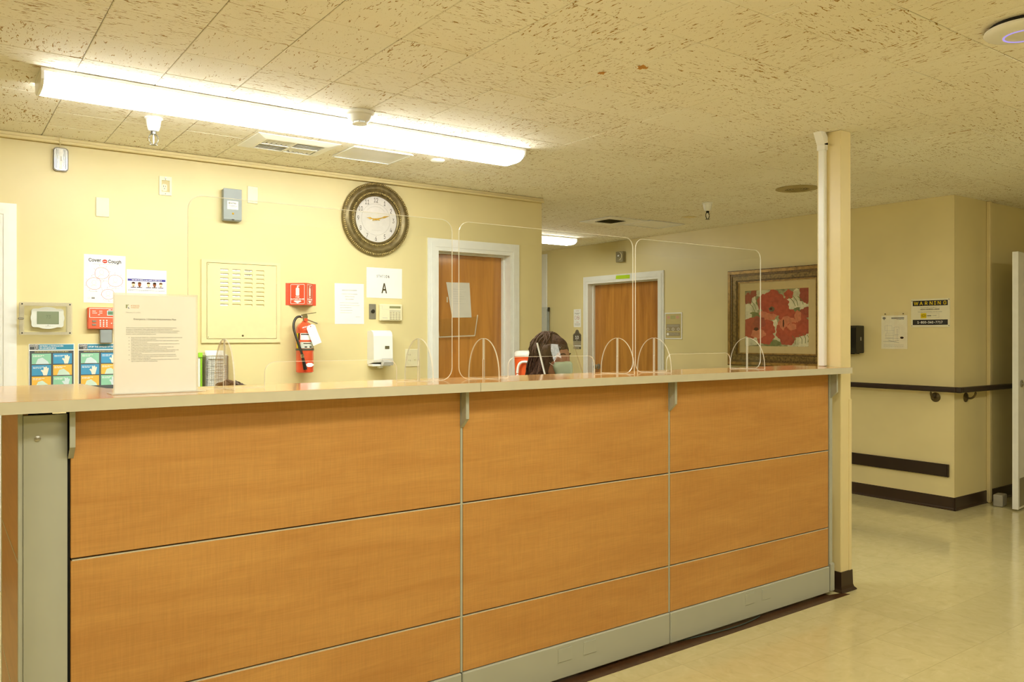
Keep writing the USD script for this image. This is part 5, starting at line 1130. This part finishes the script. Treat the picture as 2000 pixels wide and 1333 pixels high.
def person(label, x, y, rz, pitch, dz, hair_style, scrub, shield):
    """seated, facing local +x"""
    T = office_chair('charcoal office chair under the ' + label[0], x, y, rz)
    p = thing('person', label[1], 'person', (x, y, 0), rotz=rz)
    R = trimesh.transformations.rotation_matrix(math.radians(pitch), (0, 1, 0), (.0, 0, .50))       # lean of the upper body
    def up(q): return tuple((R @ np.array([*q, 1.0]))[:3] + np.array([0, 0, dz]))
    def A(m): m = tm(m).copy(); m.apply_transform(T); return m
    def UA(m): m = tm(m).copy(); m.apply_transform(R); m.apply_translation((0, 0, dz)); m.apply_transform(T); return m
    hip = (-.04, 0, .565); ch = []
    ch.append([(up((-.03, 0, .60)), .115), (up((-.01, 0, .78)), .105), (up((.0, 0, .93)), .108), (up((.01, 0, 1.03)), .062), (up((.02, 0, 1.09)), .050), (up((.03, 0, 1.14)), .052)])
    for s in (-1, 1):
        ch.append([((-.04, s * .085, .565), .098), ((.36, s * .10, .545), .066), ((.38, s * .10, .30), .052), ((.36, s * .10, .105), .040)])
        ch.append([((.35, s * .10, .055), .038), ((.44, s * .105, .048), .034), ((.53, s * .11, .036), .026)])
        ch.append([((.36, s * .10, .105), .040), ((.35, s * .10, .055), .038)])
        ch.append([(up((.0, s * .08, .98)), .075), (up((.0, s * .165, .985)), .056)])
        sh, el, wr = up((.0, s * .175, .985)), up((.06, s * .235, .73)), (.30, s * .15, .665)
        ch.append([(sh, .052), (el, .038), (wr, .027)])
        w = np.array(wr); ch.append([(tuple(w), .026), (tuple(w + (.05, -s * .005, -.004)), .026)])
        ch.append([(tuple(w + (.03, s * .016, -.004)), .019), (tuple(w + (.085, s * .020, -.008)), .015)]); ch.append([(tuple(w + (.03, -s * .022, -.004)), .019), (tuple(w + (.085, -s * .026, -.008)), .015)])
        for k, (o, L) in enumerate(((.030, .060), (.010, .074), (-.011, .070), (-.031, .056))):
            b = w + np.array((.088, s * o * .95, -.008)); ch.append([(tuple(b), .0095), (tuple(b + (L * .5, s * o * .12, .002)), .0085), (tuple(b + (L, s * o * .18, -.016)), .0072)])
        b = w + np.array((.04, -s * .026, -.006)); ch.append([(tuple(b), .012), (tuple(b + (.035, -s * .028, -.002)), .0095), (tuple(b + (.062, -s * .034, -.010)), .008)])
    # head
    hc = np.array((.045, 0, 1.235))
    sc = lambda o: tuple(R[:3, :3] @ (hc + o) + R[:3, 3] + np.array([0, 0, dz]))
    hd = [Manifold.batch_hull([Manifold.sphere(.074, 24).scale((1.08, .98, 1.0)).translate(sc(np.array((-.018, 0, .025)))), Manifold.sphere(.055, 20).translate(sc(np.array((.030, 0, .020))))]),
          Manifold.batch_hull([Manifold.sphere(.055, 20).translate(sc(np.array((.030, 0, .020)))), Manifold.sphere(.046, 20).translate(sc(np.array((.036, 0, -.035)))), Manifold.sphere(.024, 16).translate(sc(np.array((.062, 0, -.086)))), Manifold.sphere(.03, 16).translate(sc(np.array((.0, .035, -.05)))), Manifold.sphere(.03, 16).translate(sc(np.array((.0, -.035, -.05))))]),
          Manifold.batch_hull([Manifold.sphere(.006, 10).translate(sc(np.array((.084, 0, .012)))), Manifold.sphere(.011, 10).translate(sc(np.array((.096, 0, -.026)))), Manifold.sphere(.008, 10).translate(sc(np.array((.083, .012, -.030)))), Manifold.sphere(.008, 10).translate(sc(np.array((.083, -.012, -.030))))])]
    for s in (-1, 1): hd.append(Manifold.batch_hull([Manifold.sphere(.011, 10).translate(sc(np.array((-.008, s * .072, .010)))), Manifold.sphere(.008, 10).translate(sc(np.array((-.002, s * .070, -.026))))]))
    body = Manifold.batch_boolean([bones(ch)] + hd, m3.OpType.Add)
    part(p, 'body', A(smoothmesh(body, .014, 6)), M_SKIN, smooth=True, label='brown skin')
    def HA(m): m = tm(m).copy(); m.apply_translation(hc); m.apply_transform(R); m.apply_translation((0, 0, dz)); m.apply_transform(T); return m
    for s in (-1, 1):
        part(p, 'eye', HA(mv(trimesh.creation.icosphere(2, .0115), .0605, s * .027, .010)), M_PAPER, smooth=True); part(p, 'iris', HA(mv(trimesh.creation.icosphere(1, .005), .0682, s * .027, .010)), M_HAIR, smooth=True)
        part(p, 'eyebrow', HA(tube(spline([(.078, s * .014, .028), (.078, s * .030, .034), (.066, s * .046, .029)], 8), .003, 6)), M_HAIR, smooth=40)
    # hair: cap plus falling mass, with strands displaced by noise
    hm = [Manifold.batch_hull([Manifold.sphere(.094, 28).scale((1.05, .98, .98)).translate((-.032, 0, .034)), Manifold.sphere(.050, 18).translate((.022, 0, .062))])]
    if hair_style == 'long':
        hm.append(Manifold.batch_hull([Manifold.sphere(.082, 22).translate((-.040, 0, .02)), Manifold.sphere(.052, 18).translate((-.055, .036, -.09)), Manifold.sphere(.052, 18).translate((-.055, -.036, -.09)), Manifold.sphere(.04, 16).translate((-.06, 0, -.17))]))
        for s in (-1, 1): hm.append(Manifold.batch_hull([Manifold.sphere(.035, 14).translate((.005, s * .066, .045)), Manifold.sphere(.028, 14).translate((-.012, s * .078, -.07)), Manifold.sphere(.02, 12).translate((-.03, s * .07, -.14))]))
    else: hm.append(Manifold.sphere(.045, 20).translate((-.125, 0, -.02)))
    h = Manifold.batch_boolean(hm, m3.OpType.Add) - Manifold.batch_hull([Manifold.sphere(.058, 20).translate((.075, 0, -.012)), Manifold.sphere(.05, 20).translate((.075, 0, -.10))])
    h = smoothmesh(h, .008, 6); v = h.vertices; a = np.arctan2(v[:, 1], v[:, 0] + .03)
    nn = meshkit.fbm(np.c_[a * 16, v[:, 2] * 9, np.linalg.norm(v, axis=1) * 12 + 40], 3, 5)
    h.vertices = v + h.vertex_normals * ((nn - .5) * .012)[:, None]
    part(p, 'hair', HA(h), M_HAIR, smooth=True, label='dark brown hair')
    r_ = random.Random(31); st = []
    for k in range(150):
        az = r_.uniform(math.radians(58), math.radians(302)); w = r_.uniform(.92, 1.06); L = r_.uniform(.10, .22) if hair_style == 'long' else r_.uniform(.05, .09)
        ca, sa = math.cos(az), math.sin(az); q = []
        for t in np.linspace(.1, 1, 7):
            el = math.radians(90 - 100 * t); wob = .006 * math.sin(9 * t + k)
            q.append((-.032 + (.090 * math.cos(el) * ca + wob) * w, (.086 * math.cos(el) * sa + wob) * w, .034 + .096 * math.sin(el) * w))
        e = q[-1]
        for d in np.linspace(.25, 1, 4): q.append((e[0] - .03 * d * L / .2 + .006 * math.sin(5 * d + k), e[1] * (1 - .25 * d) + .006 * math.cos(4 * d + k), e[2] - L * d))
        st.append(tube(spline(q, 16), np.linspace(.0055, .0022, 16), 5))
    part(p, 'hair_strands', HA(cat3(st)), M_HAIR, smooth=50, kind='stuff')
    # scrubs follow the body
    tc = [[(up((-.03, 0, .615)), .124), (up((-.01, 0, .78)), .118), (up((.0, 0, .93)), .120), (up((.0, 0, .985)), .092)]]
    for s in (-1, 1):
        tc.append([(up((.0, s * .06, .97)), .086), (up((.0, s * .168, .985)), .066)]); sh, el = np.array(up((.0, s * .175, .985))), np.array(up((.06, s * .235, .73))); tc.append([(tuple(sh), .063), (tuple(sh + (el - sh) * .62), .054)])
    part(p, 'scrub_top', A(smoothmesh(bones(tc), .02, 5)), scrub, smooth=True)
    lc = []
    for s in (-1, 1): lc.append([((-.04, s * .085, .565), .108), ((.36, s * .10, .545), .076), ((.385, s * .10, .30), .064), ((.365, s * .10, .125), .055)])
    part(p, 'trousers', A(smoothmesh(bones(lc), .025, 5)), scrub, smooth=True)
    for s in (-1, 1): part(p, 'shoe', A(smoothmesh(bones([[((.345, s * .10, .052), .046), ((.44, s * .105, .048), .042), ((.54, s * .11, .038), .034)]]), .015, 3)), M_BLACK, smooth=True)
    if shield:
        mk = Manifold.batch_hull([Manifold.sphere(.017, 14).translate((.094, 0, -.018)), Manifold.sphere(.026, 16).translate((.088, 0, -.052)), Manifold.sphere(.024, 14).translate((.052, .040, -.030)), Manifold.sphere(.024, 14).translate((.052, -.040, -.030)), Manifold.sphere(.02, 14).translate((.066, .015, -.098)), Manifold.sphere(.02, 14).translate((.066, -.015, -.098))])
        part(p, 'face_mask', HA(smoothmesh(mk, .01, 3)), M_MASK, smooth=True, label='pale green face mask')
        for s in (-1, 1): part(p, 'mask_loop', HA(tube(spline([(.045, s * .058, -.03), (.02, s * .074, -.012), (-.008, s * .080, .004)], 8), .0014, 6)), M_PAPER, smooth=40)
        a0 = np.radians(np.linspace(-95, 95, 33)); v, f = [], []
        for q in a0:
            for z, k in ((-.125, 1.06), (.08, 1.0)): v.append((.119 * k * math.cos(q) + .012 - .42 * z, .119 * k * .92 * math.sin(q), z))
        for i in range(32): f += [(2 * i, 2 * i + 2, 2 * i + 3), (2 * i, 2 * i + 3, 2 * i + 1)]
        part(p, 'face_shield', HA(trimesh.Trimesh(v, f, process=False)), M_ACRYL, smooth=30, label='clear plastic face shield')
        for s in (-1,): part(p, 'shield_edge', HA(tube([(-.030, s * .110, .080), (.052, s * .1165, -.125)], .0045, 8)), M_PAPER, smooth=40, label='white strip painted as the ceiling light glint on the face shield')  # white tube stands in for the ceiling light reflected in the shield
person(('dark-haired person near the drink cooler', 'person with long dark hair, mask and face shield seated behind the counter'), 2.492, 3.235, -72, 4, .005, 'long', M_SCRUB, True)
person(('person behind the notice stand', 'top of a dark-haired head just showing over the counter by the green folder'), .94, 3.70, -90, 40.5, 0, 'bun', M_SCRUB2, False)
